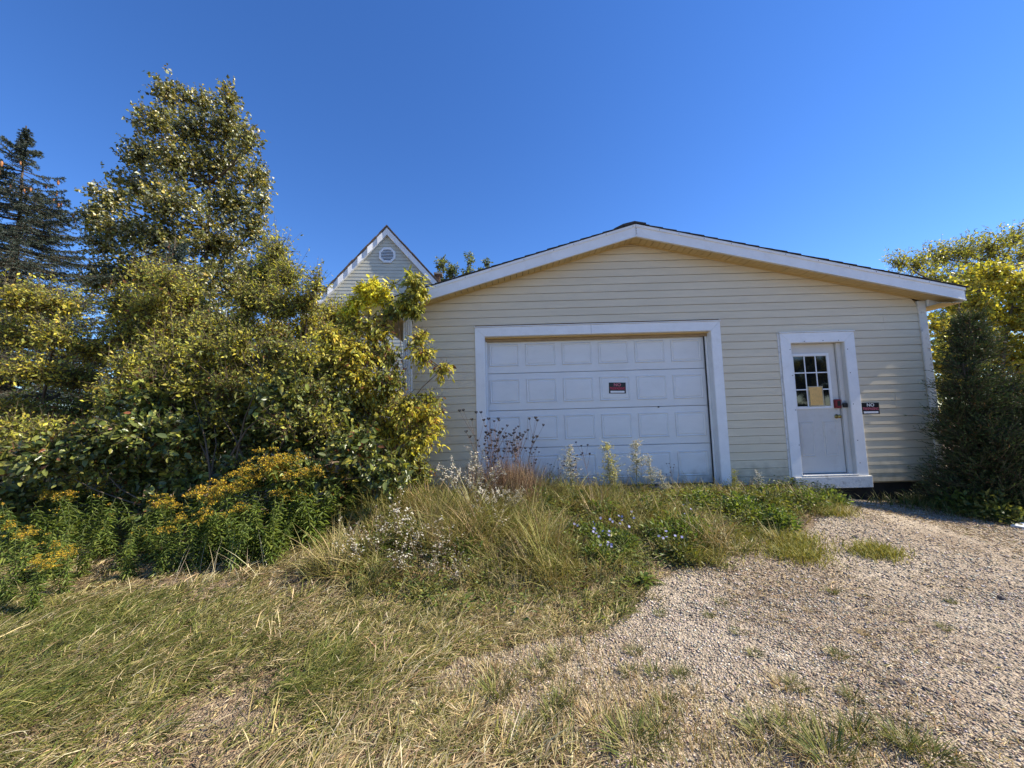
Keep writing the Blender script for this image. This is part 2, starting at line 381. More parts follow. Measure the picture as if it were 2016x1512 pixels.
# sheathing behind the siding, with the two openings left free
def wallbox(x0, x1, za, zb): box('wall_sheathing', x0, x1, WY + .012, WY + .12, za, zb, MT['header'], garage)
wallbox(-1.68, -.45, .38, 3.02); wallbox(3.26, 4.50, .38, 3.02); wallbox(5.39, 6.70, .38, 3.02)
wallbox(-.45, 3.26, 2.90, 3.02); wallbox(4.50, 5.39, 2.66, 3.02)
prism('wall_sheathing', [(-1.68, 3.021), (6.70, 3.021), (6.70, 3.26), (PK[0], PK[1] - SOFF + .01), (-1.68, 3.26)], WY + .012, WY + .12, MT['header'], garage)
# side and rear walls, so that the building is closed
box('side_wall', -1.70, -1.60, WY + .121, 13.0, .36, 3.2, MT['siding'], garage)
box('side_wall', 6.62, 6.72, WY + .121, 13.0, .36, 3.2, MT['siding'], garage)
box('rear_wall', -1.599, 6.619, 12.9, 13.0, .36, 3.2, MT['siding'], garage)
box('foundation', -1.62, 6.70, WY + .10, 12.95, -.3, .37, MT['fnd_shade'], garage)
# fluted corner post / downspout at the left corner, plain corner board at the right
for k in range(4):
    x = -1.735 + k * .036
    box('corner_post_flute', x, x + .030, WY - .040, WY + .02, .40, 3.22, MT['trim'], garage, .006)
box('corner_post', -1.74, -1.598, WY - .024, WY + .10, .40, 3.25, MT['trim'], garage)
box('corner_board', 6.62, 6.745, WY - .032, WY + .011, .41, 3.262, MT['flaky'], garage, .004)
box('corner_board', 6.721, 6.746, WY + .012, WY + .14, .41, 3.262, MT['flaky'], garage, .004)
# rake fascia, drip edge, soffit
YR = WY - .30
def rake(x0, x1, d0, d1, y0, y1, name, mat, bev=0.):
    za, zb = float(roofz(x0)), float(roofz(x1))
    return prism(name, [(x0, za - d1), (x1, zb - d1), (x1, zb - d0), (x0, za - d0)], y0, y1, mat, garage, bev)
for (x0, x1) in ((EL[0], PK[0] - .002), (PK[0] + .002, ER[0])):
    rake(x0, x1, .045, .207, YR - .004, YR + .022, 'rake_fascia', MT['trim'], .002)
    rake(x0, x1, .006, .050, YR - .016, YR + .018, 'drip_edge', MT['trim'], .003)
    rake(x0, x1, .194, .207, YR - .010, YR + .03, 'fascia_lip', MT['trim'], .001)
for (x0, x1) in ((XL - .05, PK[0] - .004), (PK[0] + .004, XR + .10)):   # bead where the soffit meets the siding
    rake(x0, x1, SOFF - .004, SOFF + .016, WY - .030, WY - .017, 'soffit_bead', MT['soffit'])
n = 0
for side in (0, 1):
    xa, xb = (EL[0] + .02, PK[0] - .015) if side == 0 else (PK[0] + .015, ER[0] - .02)
    N = int(round((xb - xa) / .10)); w = (xb - xa) / N
    for k in range(N):
        rake(xa + k * w + .004, xa + (k + 1) * w - .004, SOFF - .014, SOFF - (.002 if k % 3 else .0), YR + .031, WY + .01, 'soffit_panel', MT['soffit'])
    rake(xa, xb, SOFF - .03, SOFF - .016, YR + .031, WY + .01, 'soffit_backing', MT['weather'])
box('soffit_divider', PK[0] - .016, PK[0] + .016, YR + .03, WY - .02, PK[1] - SOFF - .008, PK[1] - SOFF + .006, MT['soffit'], garage)
# boxed eave returns and eave soffit along both sides
box('eave_return', 6.76, 7.05, WY - .06, WY - .02, 3.155, 3.27, MT['trim'], garage, .003)
box('eave_return', -2.15, -1.75, WY - .06, WY - .02, 3.15, 3.26, MT['trim'], garage, .003)
box('eave_soffit', 6.74, 7.07, YR + .04, 13.2, 3.150, 3.158, MT['soffit'], garage)
box('eave_soffit', -2.16, -1.71, YR + .04, 13.2, 3.140, 3.148, MT['soffit'], garage)
box('eave_fascia', 7.072, 7.085, YR - .004, 13.2, 3.17, 3.36, MT['trim'], garage)
box('eave_fascia', -2.18, -2.167, YR - .004, 13.2, 3.16, 3.34, MT['trim'], garage)
box('gutter', -2.29, -2.185, YR + .01, 13.2, 3.20, 3.33, MT['trim'], garage, .015)
# roof: deck and shingle courses on both slopes
rake(EL[0] - .02, PK[0], -.004, .004, YR - .012, 13.25, 'roof_deck', MT['shingle'])
rake(PK[0], ER[0] + .02, -.004, .004, YR - .012, 13.25, 'roof_deck', MT['shingle'])
for side in (0, 1):
    xa, xb = (EL[0] - .04, PK[0]) if side == 0 else (ER[0] + .04, PK[0])
    N = 24
    for k in range(N):
        t0, t1 = k / N, min(1, (k + 1.25) / N); p, q = xa + (xb - xa) * t0, xa + (xb - xa) * t1
        zp, zq = float(roofz(p)), float(roofz(q)); lift0, lift1 = .017 + random.uniform(0, .004), .006
        if side == 0: poly = [(p, zp + .004), (q, zq + .003), (q, zq + lift1), (p, zp + lift0)]
        else: poly = [(q, zq + .003), (p, zp + .004), (p, zp + lift0), (q, zq + lift1)]
        prism('shingle_course', poly, YR - .03 + random.uniform(-.006, .006), 13.26, MT['shingle'], garage)
prism('ridge_cap', [(PK[0] - .34, PK[1] - .075), (PK[0] - .02, PK[1] + .012), (PK[0] + .16, PK[1] - .02), (PK[0] + .16, PK[1]), (PK[0] - .02, PK[1] + .034), (PK[0] - .20, PK[1] - .008)], YR - .034, 13.26, MT['shingle'], garage)

# --- overhead door
def casing(x0, x1, zt, w, y, bot):
    """mitred casing of three boards"""
    prism('door_casing', [(x0, bot), (x0 + w, bot), (x0 + w, zt - w), (x0, zt)], y, WY + .10, MT['trim'], garage, .004)
    prism('door_casing', [(x1 - w, bot), (x1, bot), (x1, zt), (x1 - w, zt - w)], y, WY + .10, MT['trim'], garage, .004)
    prism('door_casing', [(x0 + .001, zt), (x0 + w, zt - w + .0015), (x1 - w, zt - w + .0015), (x1 - .001, zt)], y, WY + .10, MT['trim'], garage, .004)
    box('drip_cap', x0 - .012, x1 + .012, y - .012, WY - .004, zt + .002, zt + .016, MT['trim'], garage, .002)
casing(GD[0], GD[1], GD[2], .152, WY - .034, .40)
for a, c in ((1.30, 2.94),): box('casing_joint', a, a + .003, WY - .0355, WY - .033, GD[2] - .15, GD[2] - .004, MT['weather'], garage)
DY = 6.30
box('jamb', 3.231, 3.262, WY - .028, DY + .10, .38, 2.87, MT['trim'], garage); box('jamb', -.452, -.421, WY - .028, DY + .10, .38, 2.87, MT['trim'], garage)
box('jamb_stop', 3.196, 3.2305, DY - .045, DY - .02, .38, 2.80, MT['trim'], garage, .003); box('jamb_stop', -.4205, -.395, DY - .045, DY - .02, .38, 2.80, MT['trim'], garage, .003)
box('head_jamb', -.452, 3.262, WY + .06, DY + .10, 2.845, 2.875, MT['soffit'], garage)
box('head_stop', -.42, 3.235, DY - .05, DY - .018, 2.80, 2.844, MT['header'], garage, .003)
box('door_seal', 3.184, 3.1955, DY - .034, DY - .018, .42, 2.80, MT['weather'], garage)
SECZ = [.425, 1.057, 1.668, 2.278, 2.86]
dx0, dx1 = -.42, 3.19
for s in range(4):
    za, zb = SECZ[s] + .003, SECZ[s + 1] - .004
    sec = box('door_section', dx0, dx1, DY, DY + .045, za, zb, MT['gdoor'], garage, .004)
    for c in range(6):
        w = (dx1 - dx0) / 6; a = dx0 + c * w + .055; b_ = dx0 + (c + 1) * w - .055; lo = za + .115; hi = min(zb, SECZ[s] + .607) - .095
        if s == 3: lo += .0
        # a pressed panel: groove ring and a raised field
        V = []; ring = [(0, 0), (.014, .008), (.030, .008), (.046, -.004)]
        # rings go from the face plane into the groove and up to the proud field
        for d_, dep in [(0, -.0015), (.010, .0), (.030, -.010), (.044, -.011)]:
            V += [(a + d_, DY + (0 if dep == 0 else 0) - .0 + (-.0015 if d_ == 0 else (-.014 if d_ == .010 else (-.002 if d_ == .030 else -.011))), lo + d_), (b_ - d_, 0, lo + d_), (b_ - d_, 0, hi - d_), (a + d_, 0, hi - d_)]
        V = [list(v) for v in V]
        for q in range(4):
            yv = V[q * 4][1]
            for e in range(4): V[q * 4 + e][1] = yv
        Fc = []
        for q in range(3):
            for e in range(4): Fc.append((q * 4 + e, q * 4 + (e + 1) % 4, q * 4 + 4 + (e + 1) % 4, q * 4 + 4 + e))
        Fc.append((12, 13, 14, 15))
        mesh_obj('raised_panel', V, Fc, MT['gdoor'], sec)
box('bottom_seal', dx0, dx1, DY - .004, DY + .05, .395, .424, MT['weather'], garage)
box('sill', -.43, 3.24, WY - .01, DY + .3, .30, .394, MT['concrete'], garage)
box('door_bolt', 2.37, 2.392, DY - .016, DY, 1.65, 1.672, MT['weather'], garage)

# --- entry door
casing(ED[0], ED[1], ED[2], .165, WY - .036, .505)
box('casing_edge', ED[0] - .035, ED[0] - .002, WY - .022, WY - .001, .50, ED[2], MT['flaky'], garage, .003)
EY = 6.235; ex0, ex1 = 4.46, 5.29
box('jamb', 4.475, 4.503, WY - .02, EY + .08, .50, 2.66, MT['edoor'], garage); box('jamb', 5.359, 5.389, WY - .02, EY + .08, .50, 2.66, MT['edoor'], garage)
box('jamb_stop', 5.288, 5.3585, EY - .045, EY - .006, .53, 2.62, MT['edoor'], garage, .004); box('head_jamb', 4.475, 5.389, WY + .0, EY + .08, 2.626, 2.66, MT['soffit'], garage)
door = box('entry_door', ex0, ex1, EY, EY + .045, .54, 2.622, MT['edoor'], garage, .003)
wx0, wx1, wz0, wz1 = 4.555, 5.175, 1.56, 2.46
box('window_frame', wx0, wx1, EY - .016, EY - .001, wz0, wz0 + .040, MT['trim'], door, .003); box('window_frame', wx0, wx1, EY - .016, EY - .001, wz1 - .040, wz1, MT['trim'], door, .003)
box('window_frame', wx0, wx0 + .040, EY - .016, EY - .001, wz0 + .0405, wz1 - .0405, MT['trim'], door, .003); box('window_frame', wx1 - .040, wx1, EY - .016, EY - .001, wz0 + .0405, wz1 - .0405, MT['trim'], door, .003)
gw = (wx1 - wx0 - .08) / 3; gh = (wz1 - wz0 - .08) / 3
for a in range(3):
    for c in range(3):
        X0 = wx0 + .04 + a * gw; Z0 = wz0 + .04 + c * gh
        box('window_pane', X0 + .006, X0 + gw - .006, EY - .006 - .0006 * ((a + c) % 2), EY - .002, Z0 + .006, Z0 + gh - .006, MT['glass'], door)
for a in (1, 2): box('muntin', wx0 + .04 + a * gw - .009, wx0 + .04 + a * gw + .009, EY - .013, EY - .001, wz0 + .041, wz1 - .041, MT['trim'], door, .003)
for c in (1, 2):
    for a in range(3):
        box('muntin', wx0 + .04 + a * gw + (.0095 if a else .001), wx0 + .04 + (a + 1) * gw - (.0095 if a < 2 else .001), EY - .0125, EY - .001, wz0 + .04 + c * gh - .009, wz0 + .04 + c * gh + .009, MT['trim'], door, .003)
for a, b_ in ((4.60, 4.83), (4.98, 5.21)):
    lo, hi = .80, 1.36; V = []
    for d_, yv in ((0, EY - .001), (.010, EY - .009), (.028, EY - .002), (.040, EY - .008)):
        V += [(a + d_, yv, lo + d_), (b_ - d_, yv, lo + d_), (b_ - d_, yv, hi - d_), (a + d_, yv, hi - d_)]
    Fc = [(q * 4 + e, q * 4 + (e + 1) % 4, q * 4 + 4 + (e + 1) % 4, q * 4 + 4 + e) for q in range(3) for e in range(4)] + [(12, 13, 14, 15)]
    mesh_obj('raised_panel', V, Fc, MT['edoor'], door)
def lathe(name, prof, mat, parent, c, axis='y', k=20):
    V = []; Fc = []
    for (r_, h_) in prof:
        for a in range(k):
            an = 2 * math.pi * a / k
            V.append((c[0] + r_ * math.cos(an), c[1] + h_, c[2] + r_ * math.sin(an)) if axis == 'y' else (c[0] + r_ * math.cos(an), c[1] + r_ * math.sin(an), c[2] + h_))
    for q in range(len(prof) - 1):
        for a in range(k): Fc.append((q * k + a, q * k + (a + 1) % k, (q + 1) * k + (a + 1) % k, (q + 1) * k + a))
    Fc.append(tuple(range(k - 1, -1, -1))); Fc.append(tuple((len(prof) - 1) * k + a for a in range(k)))
    return mesh_obj(name, V, Fc, mat, parent, True)
lathe('door_knob', [(.034, 0), (.034, -.008), (.012, -.012), (.012, -.035), (.024, -.042), (.030, -.056), (.026, -.072), (.010, -.078)], MT['brass'], door, (5.215, EY - .001, 1.43))
box('threshold', 4.50, 5.364, WY - .055, EY + .05, .506, .530, MT['flaky'], garage, .004)
box('step_board', 4.37, 5.56, WY - .062, WY + .03, .325, .500, MT['flaky'], garage, .005)
for (a, c) in ((4.72, 2.645), (5.02, 2.650), (5.27, 2.648), (5.40, 2.50), (5.405, 2.12), (5.40, 1.62), (5.41, 1.05), (4.478, 2.52), (4.482, 2.1), (4.48, 1.55), (4.484, 1.0), (5.41, .70)):
    lathe('screw', [(.007, 0), (.007, -.003), (.003, -.004)], MT['weather'], garage, (a, WY - .0365, c), k=8)
for x in np.arange(-1.9, 6.9, .42):
    x += random.uniform(-.1, .1); lathe('nail', [(.008, 0), (.006, -.003)], MT['steel'], garage, (x, YR - .0165, float(roofz(x)) - .03), k=8)
for k in range(4): lathe('nail', [(.007, 0), (.005, -.003)], MT['weather'], garage, (PK[0] + .012, YR - .0045, PK[1] - .075 - .03 * k), k=8)

# ------------------------------------------------------------------ signs, notice, lock (things hung on the garage)
def text_part(name, body, size, mat, parent, x, z, y, sx=1.0):
    cu = bpy.data.curves.new(name, 'FONT'); cu.body = body; cu.size = size; cu.align_x = 'CENTER'; cu.extrude = .0006; cu.offset = .0010
    t = bpy.data.objects.new(name + '_tmp', cu); COL.objects.link(t)
    dg = bpy.context.evaluated_depsgraph_get(); me = bpy.data.meshes.new_from_object(t.evaluated_get(dg)); bpy.data.objects.remove(t)
    o = bpy.data.objects.new(name, me); me.materials.clear(); me.materials.append(mat); link(o, parent)
    o.rotation_euler = (math.pi / 2, 0, 0); o.location = (x, y, z); o.scale = (sx, 1, 1); return o
def sign(label, c, y, rot, no_mat):
    t = thing('no_trespassing_sign', label, 'sign', (c[0], y, c[1])); t.rotation_euler = (0, rot, 0)
    box('panel', -.138, .138, -.003, .001, -.090, .090, MT['black'], t, .001)
    text_part('lettering', 'NO', .072, no_mat, t, 0, .030, -.0045, 1.05); text_part('lettering', 'TRESPASSING', .058, MT['signred'] if no_mat is MT['signpink'] else MT['signpink'], t, 0, -.026, -.0045, .72)
    box('write_in_strip', -.115, .115, -.0045, -.0032, -.078, -.046, MT['signwhite'], t)
    return t
sign('black and red NO TRESPASSING sign on the white overhead door', P(1215, 764, DY)[[0, 2]], DY - .012, math.radians(1.5), MT['signpink'])
sign('NO TRESPASSING sign with white NO on siding beside entry door', P(1711.5, 804, WY)[[0, 2]], WY - .020, math.radians(0.5), MT['signwhite'])
c = P(1605, 780, EY); nt = thing('paper_notice', 'tan printed paper notice taped inside clear sleeve on door window', 'notice', (c[0], EY - .017, c[2])); nt.rotation_euler = (0, math.radians(-1), 0)
V = []; Fc = []
for a in range(7):
    for q in range(9):
        x_, z_ = -.105 + .21 * a / 6, -.145 + .29 * q / 8
        V.append((x_, .004 * math.sin(x_ * 18 + z_ * 7) - .004, z_))
for a in range(6):
    for q in range(8): Fc.append((a * 9 + q, (a + 1) * 9 + q, (a + 1) * 9 + q + 1, a * 9 + q + 1))
mesh_obj('sheet', V, Fc, MT['paper'], nt, True)
m, n, l, b = mat_new('plastic_sleeve'); b.inputs['Base Color'].default_value = (.8, .7, .5, 1); b.inputs['Roughness'].default_value = .15; b.inputs['Alpha'].default_value = .35; MT['sleeve'] = m
for (x0, x1, za, zb) in ((-.125, .125, .146, .162), (-.12, .13, -.170, -.146), (-.125, -.106, -.15, .15), (.106, .122, -.15, .15)): box('sleeve_edge', x0, x1, -.003, -.001, za, zb, MT['sleeve'], nt)
c = P(1651, 795, EY - .03)
lk = thing('lock_box', 'dark red lock box and black padlock on hasp above door knob', 'lock', (c[0], EY, c[2]))
box('lock_body', -.062, .022, -.060, -.004, -.070, .075, MT['red'], lk, .012); box('dial_face', -.045, .005, -.064, -.0605, -.035, .045, MT['black'], lk, .002)
box('hasp', .0, .125, -.050, -.046, -.020, .022, MT['steel'], lk, .002); box('padlock_body', .038, .110, -.078, -.051, -.062, .010, MT['black'], lk, .010)
tb = Tubes(); tb.add([(.055 + .019 * (1 - math.cos(a)), -.064, .008 + .035 * math.sin(a)) for a in np.linspace(0, math.pi, 9)], [.006] * 9, 6); obj('shackle', tb.mesh('shackle', MT['steel']), lk)

# ------------------------------------------------------------------ house behind
HY = 13.0
house = thing('house', 'grey-sided house gable with octagonal white vent behind the garage', 'house', (-4.23, HY, .3)); house.rotation_euler = (0, 0, math.radians(6.0))
AZ = 8.02; SL = 1.13                                   # apex height above the house base, roof slope
HW = 2.75                                              # half width of the gable at the eaves
EZ = AZ - SL * HW
def hprism(name, poly, y0, y1, mat, par=house, bev=0.): return prism(name, poly, y0, y1, mat, par, bev)
hprism('gable_wall', [(-HW + .35, 0), (HW - .35, 0), (HW - .35, AZ - SL * (HW - .35) - .15), (0, AZ - .15), (-HW + .35, AZ - SL * (HW - .35) - .15)], .012, 8.0, MT['header'])
z = .5; CHH = .122
while z < AZ - .25:
    zb = z + CHH + .01; wa = min((AZ - .12 - z) / SL, HW - .33); wb = max(.002, min((AZ - .12 - zb) / SL, HW - .33))
    V0 = siding_piece(house, -wa, wa, -wb, wb, z, zb, y=0.0, m=MT['hsiding'], pr=.022); z += CHH
OV = .13
for sgn in (-1, 1):
    x1 = sgn * HW; zz = lambda x: AZ - SL * abs(x)
    def strip(name, d0, d1, y0, y1, mat, xa=0.0, xb=HW, bev=0.):
        poly = [(sgn * xa, zz(xa) - d1), (sgn * xb, zz(xb) - d1), (sgn * xb, zz(xb) - d0), (sgn * xa, zz(xa) - d0)]
        if sgn < 0: poly = poly[::-1]
        return hprism(name, poly, y0, y1, mat, house, bev)
    strip('roof_deck', -.0, .05, -OV, 8.2, MT['shingle_b'])
    # fascia of bent aluminium: rippled on the left slope, smooth on the right
    N = 17
    if sgn > 0: strip('rake_fascia', .055, .30, -OV, -OV + .02, MT['htrim'])
    else:
        for k in range(N):
            xa, xb = HW * k / N, HW * (k + 1) / N - .003; tw = .012 + random.uniform(0, .022) if k % 2 else -.004 - random.uniform(0, .012)
            V = [(-xa, -OV, zz(xa) - .30), (-xa, -OV, zz(xa) - .055), (-xb, -OV - tw, zz(xb) - .055), (-xb, -OV - tw, zz(xb) - .30)]
            V += [(x, y + .03, z) for x, y, z in V]
            mesh_obj('rake_fascia', V, [(0, 3, 2, 1), (4, 5, 6, 7), (0, 1, 5, 4), (1, 2, 6, 5), (2, 3, 7, 6), (3, 0, 4, 7)], MT['htrim'], house)
    strip('soffit_panel', .285, .298, -OV + .031, -.024, MT['htrim'])
    N = 22
    for k in range(N):
        xa, xb = HW * k / N - .0, HW * (k + 1.15) / N
        strip('shingle_course', -.030 - random.uniform(0, .022), -.002, -OV - .03 + random.uniform(-.02, .02), 8.22, MT['shingle_b'], max(0, xa), min(HW + .05, xb))
# octagonal vent
VZ = 7.01
def octo(r_, k=8): return [(r_ * math.cos(math.pi / 8 + a * math.pi / 4), VZ + r_ * math.sin(math.pi / 8 + a * math.pi / 4)) for a in range(k)]
o1, o2 = octo(.30), octo(.225)
V = [(x, -.062, z) for x, z in o1] + [(x, -.062, z) for x, z in o2] + [(x, -.01, z) for x, z in o1] + [(x, -.03, z) for x, z in o2]
Fc = []
for a in range(8):
    b_ = (a + 1) % 8
    Fc += [(a, b_, 8 + b_, 8 + a), (a, 16 + a, 16 + b_, b_), (8 + a, 8 + b_, 24 + b_, 24 + a)]
vf = mesh_obj('vent', V, Fc, MT['htrim'], house)
mesh_obj('vent_backing', [(x, -.028, z) for x, z in o2], [tuple(range(8))], MT['weather'], vf)
for k in range(8):
    zc_ = VZ - .19 + k * .054; hw = math.sqrt(max(0.0, .222 ** 2 - (zc_ - VZ) ** 2)) * .96
    mesh_obj('vent_slat', [(-hw, -.058, zc_ - .016), (hw, -.058, zc_ - .016), (hw, -.032, zc_ + .020), (-hw, -.032, zc_ + .020), (-hw, -.055, zc_ - .018), (hw, -.055, zc_ - .018)], [(0, 1, 2, 3), (4, 5, 1, 0)], MT['htrim'], vf)
ch = [(1.30, 1.62, 5.6, 6.95)]
for r_ in range(16):
    for c_ in range(1):
        zc_ = 5.62 + r_ * .085; off = .06 if r_ % 2 else 0
        box('chimney_brick', 1.48 + c_ * .19 + off * (c_ == 0), 1.48 + .185 + c_ * .19 - .0, 1.6, 1.95, zc_, zc_ + .077, MT['brick'], house)
box('chimney_cap', 1.44, 1.76, 1.56, 1.99, 5.62 + 16 * .085, 5.62 + 16 * .085 + .06, MT['concrete'], house)
box('wing_wall', -5.0, -2.45, 1.2, 7.0, 0, 3.2, MT['hsiding'], house); box('wing_roof', -5.2, -2.41, 1.0, 7.2, 3.201, 3.45, MT['shingle_b'], house)
#@@VEG
# ------------------------------------------------------------------ vegetation builders
def unit_rand(n): return nrm(rng.normal(size=(n, 3)))
def pick(pal, n, jit=.18):
    """pal: list of (weight, rgb) -> n colours with brightness jitter"""
    w = np.array([p[0] for p in pal], float); c = np.array([p[1] for p in pal])
    k = rng.choice(len(pal), n, p=w / w.sum())
    return c[k] * (1 + rng.uniform(-jit, jit, (n, 1))) * (1 + rng.uniform(-jit * .4, jit * .4, (n, 3)))

def leafy(name, label, cat, base, clumps, pal, twigs, per, leaf_len, aspect=.55, twig_len=.30, mat='leaf', kind=4, group=None, bark='bark',
          trunk_r=.05, droop=.35, upb=.35, pal2=None, depth=.8, seed=0, stems=1, shell=1.5, shoots=0):
    """tree or shrub: trunk(s) -> limb to every clump -> twigs -> leaves.
    clumps: (px, py, rx, ry, Y, palette-index) in photo pixels at distance Y"""
    t = thing(name, label, cat, base, group); base = np.array(base, float)
    pals = [pal] + ([pal2] if pal2 else [])
    cen = [];  rad = []; pi = []
    for c in clumps:
        Y = c[4]; cc = P(c[0], c[1], Y); s_ = Y / F_PX
        cen.append(cc); rad.append((c[2] * s_, max(.12, depth * (c[2] + c[3]) * .5 * s_), c[3] * s_)); pi.append(c[5] if len(c) > 5 else 0)
    cen = np.array(cen); rad = np.array(rad)
    top = cen[np.argmax(cen[:, 2])]
    wood = Tubes(); limb = Tubes()
    # stems
    stem_pts = []
    for s_ in range(stems):
        b0 = base + np.array([rng.uniform(-.25, .25), rng.uniform(-.15, .15), 0]) * (stems > 1)
        tp = top if stems == 1 else cen[rng.integers(len(cen))]
        tt = np.linspace(0, 1, 9)[:, None]; pts = b0 + (tp - b0) * np.array([1, 1, 1]) * tt + np.array([1, .6, 0]) * (np.sin(tt * math.pi) * rng.normal(0, .06)) * np.linalg.norm(tp - b0) * .3
        # rise first, spread later
        pts[:, :2] = b0[:2] + (pts[:, :2] - b0[:2]) * (tt ** .5 if False else tt ** 1.4)
        pts += rng.normal(0, .012, pts.shape) * np.linspace(0, 1, 9)[:, None]
        wood.add(pts - base, trunk_r * (1 - .85 * tt[:, 0]), 7); stem_pts.append(pts)
    SP = np.concatenate(stem_pts)
    area = rad[:, 0] * rad[:, 2]; cnt = np.maximum(4, (twigs * area / area.sum())).astype(int)
    S = []; D = []; L = []; PI = []
    for c, r_, n_, p_ in zip(cen, rad, cnt, pi):
        low = SP[SP[:, 2] < c[2] + .05]; low = low if len(low) else SP
        j = low[np.argmin(np.linalg.norm(low - c, axis=1) + .25 * np.abs(low[:, 2] - (c[2] - .8 * r_[2] - .3)))]
        tt = np.linspace(0, 1, 6)[:, None]; pts = j + (c - j) * tt; pts[:, 2] -= np.sin(tt[:, 0] * math.pi) * .10 * np.linalg.norm(c - j); pts += rng.normal(0, .015, pts.shape) * (tt * (1 - tt) * 4)
        limb.add(pts - base, np.maximum(.004, trunk_r * .45 * (1 - .75 * tt[:, 0])), 5)
        u = unit_rand(n_); rr = rng.uniform(0, 1, (n_, 1)) ** (1 / shell); off = u * rr * np.where(rng.uniform(0, 1, (n_, 1)) < .13, rng.uniform(1.05, 1.5, (n_, 1)), 1.0)
        s0 = c + off * r_ * .92
        d0 = nrm(u * rng.uniform(.3, 1.1, (n_, 1)) + np.array([0, 0, upb]) + .55 * unit_rand(n_))
        l0 = twig_len * rng.uniform(.5, 1.3, n_)
        S.append(s0 - d0 * l0[:, None] * .5); D.append(d0); L.append(l0); PI.append(np.full(n_, p_))
        # secondary branches inside the clump
        q = max(1, n_ // 5); e = s0[:q]; limb.many(np.repeat(c[None], q, 0) + (e - c) * .05 - base, e - d0[:q] * l0[:q, None] * .5 - base, np.full(q, max(.004, trunk_r * .12)), np.full(q, .003), 3)
    if shoots:      # long upright wands breaking the outline
        hi = np.argsort(-cen[:, 2])[:max(3, int(len(cen) * .6))]; ci = rng.choice(hi, shoots)
        s0 = cen[ci] + rng.uniform(-.8, .8, (shoots, 3)) * rad[ci] * np.array([1, 1, .5]); d0 = nrm(np.array([0, 0, 1.]) + .45 * rng.normal(size=(shoots, 3)) * np.array([1, .7, .3])); l0 = rad[ci][:, 2] * rng.uniform(.9, 1.9, shoots) + .15
        nb_ = max(1, int(round(float(l0.mean()) / (twig_len * 1.2))))
        for q in range(nb_): S.append(s0 + d0 * (l0 * q / nb_)[:, None]); D.append(d0 + 0.); L.append(l0 / nb_); PI.append(np.array(pi)[ci])
    S = np.concatenate(S); D = np.concatenate(D); L = np.concatenate(L); PI = np.concatenate(PI); NT = len(S)
    limb.many(S - base, S + D * L[:, None] - base, np.full(NT, .0035), np.full(NT, .0015), 3)
    tt = (np.arange(per) + .6) / per
    tt = np.clip(tt[None] + rng.uniform(-.08, .08, (NT, per)), .05, 1.05)
    C = S[:, None] + D[:, None] * (L[:, None] * tt)[..., None]; C[..., 2] -= droop * .25 * (L[:, None] * tt ** 2)
    C = C.reshape(-1, 3); n_ = len(C); DD = np.repeat(D, per, 0)
    A = nrm(DD * .55 + unit_rand(n_) * .9 + np.array([0, 0, -droop])); N_ = nrm(unit_rand(n_) * .8 + np.array(sun_dir) * .55 + np.array([0, -.2, .2]))
    ln = leaf_len * np.clip(rng.normal(.88, .28, n_), .35, 1.6)
    col = np.zeros((n_, 3)); tw = np.repeat(1 + rng.uniform(-.42, .40, NT), per); pidx = np.repeat(PI, per)
    for k, pl in enumerate(pals):
        mk = pidx == k
        col[mk] = pick(pl, int(mk.sum()))
    col *= tw[:, None]
    obj('foliage', leaf_mesh('foliage', C - base, A, N_, ln, ln * aspect, col, MT[mat], kind), t, 'stuff')
    obj('trunk', wood.mesh('trunk', MT[bark]), t); obj('branches', limb.mesh('branches', MT[bark]), t, 'stuff')
    return t

def needles(name, S, D, L, per, ln, wd, pal, base, mat='needle', spread=.9, droop=0.):
    NT = len(S); tt = np.clip(((np.arange(per) + .5) / per)[None] + rng.uniform(-.03, .03, (NT, per)), 0, 1)
    C = (S[:, None] + D[:, None] * (L[:, None] * tt)[..., None]); C[..., 2] -= droop * (L[:, None] * tt ** 2)
    C = C.reshape(-1, 3); n_ = len(C); DD = np.repeat(D, per, 0)
    A = nrm(DD * .8 + unit_rand(n_) * spread); l_ = ln * rng.uniform(.7, 1.2, n_)
    col = pick(pal, n_, .25) * np.repeat(1 + rng.uniform(-.2, .2, NT), per)[:, None]
    return leaf_mesh(name, C - base, A, unit_rand(n_), l_, np.full(n_, wd) * rng.uniform(.7, 1.3, n_), col, MT[mat], 4, .02)

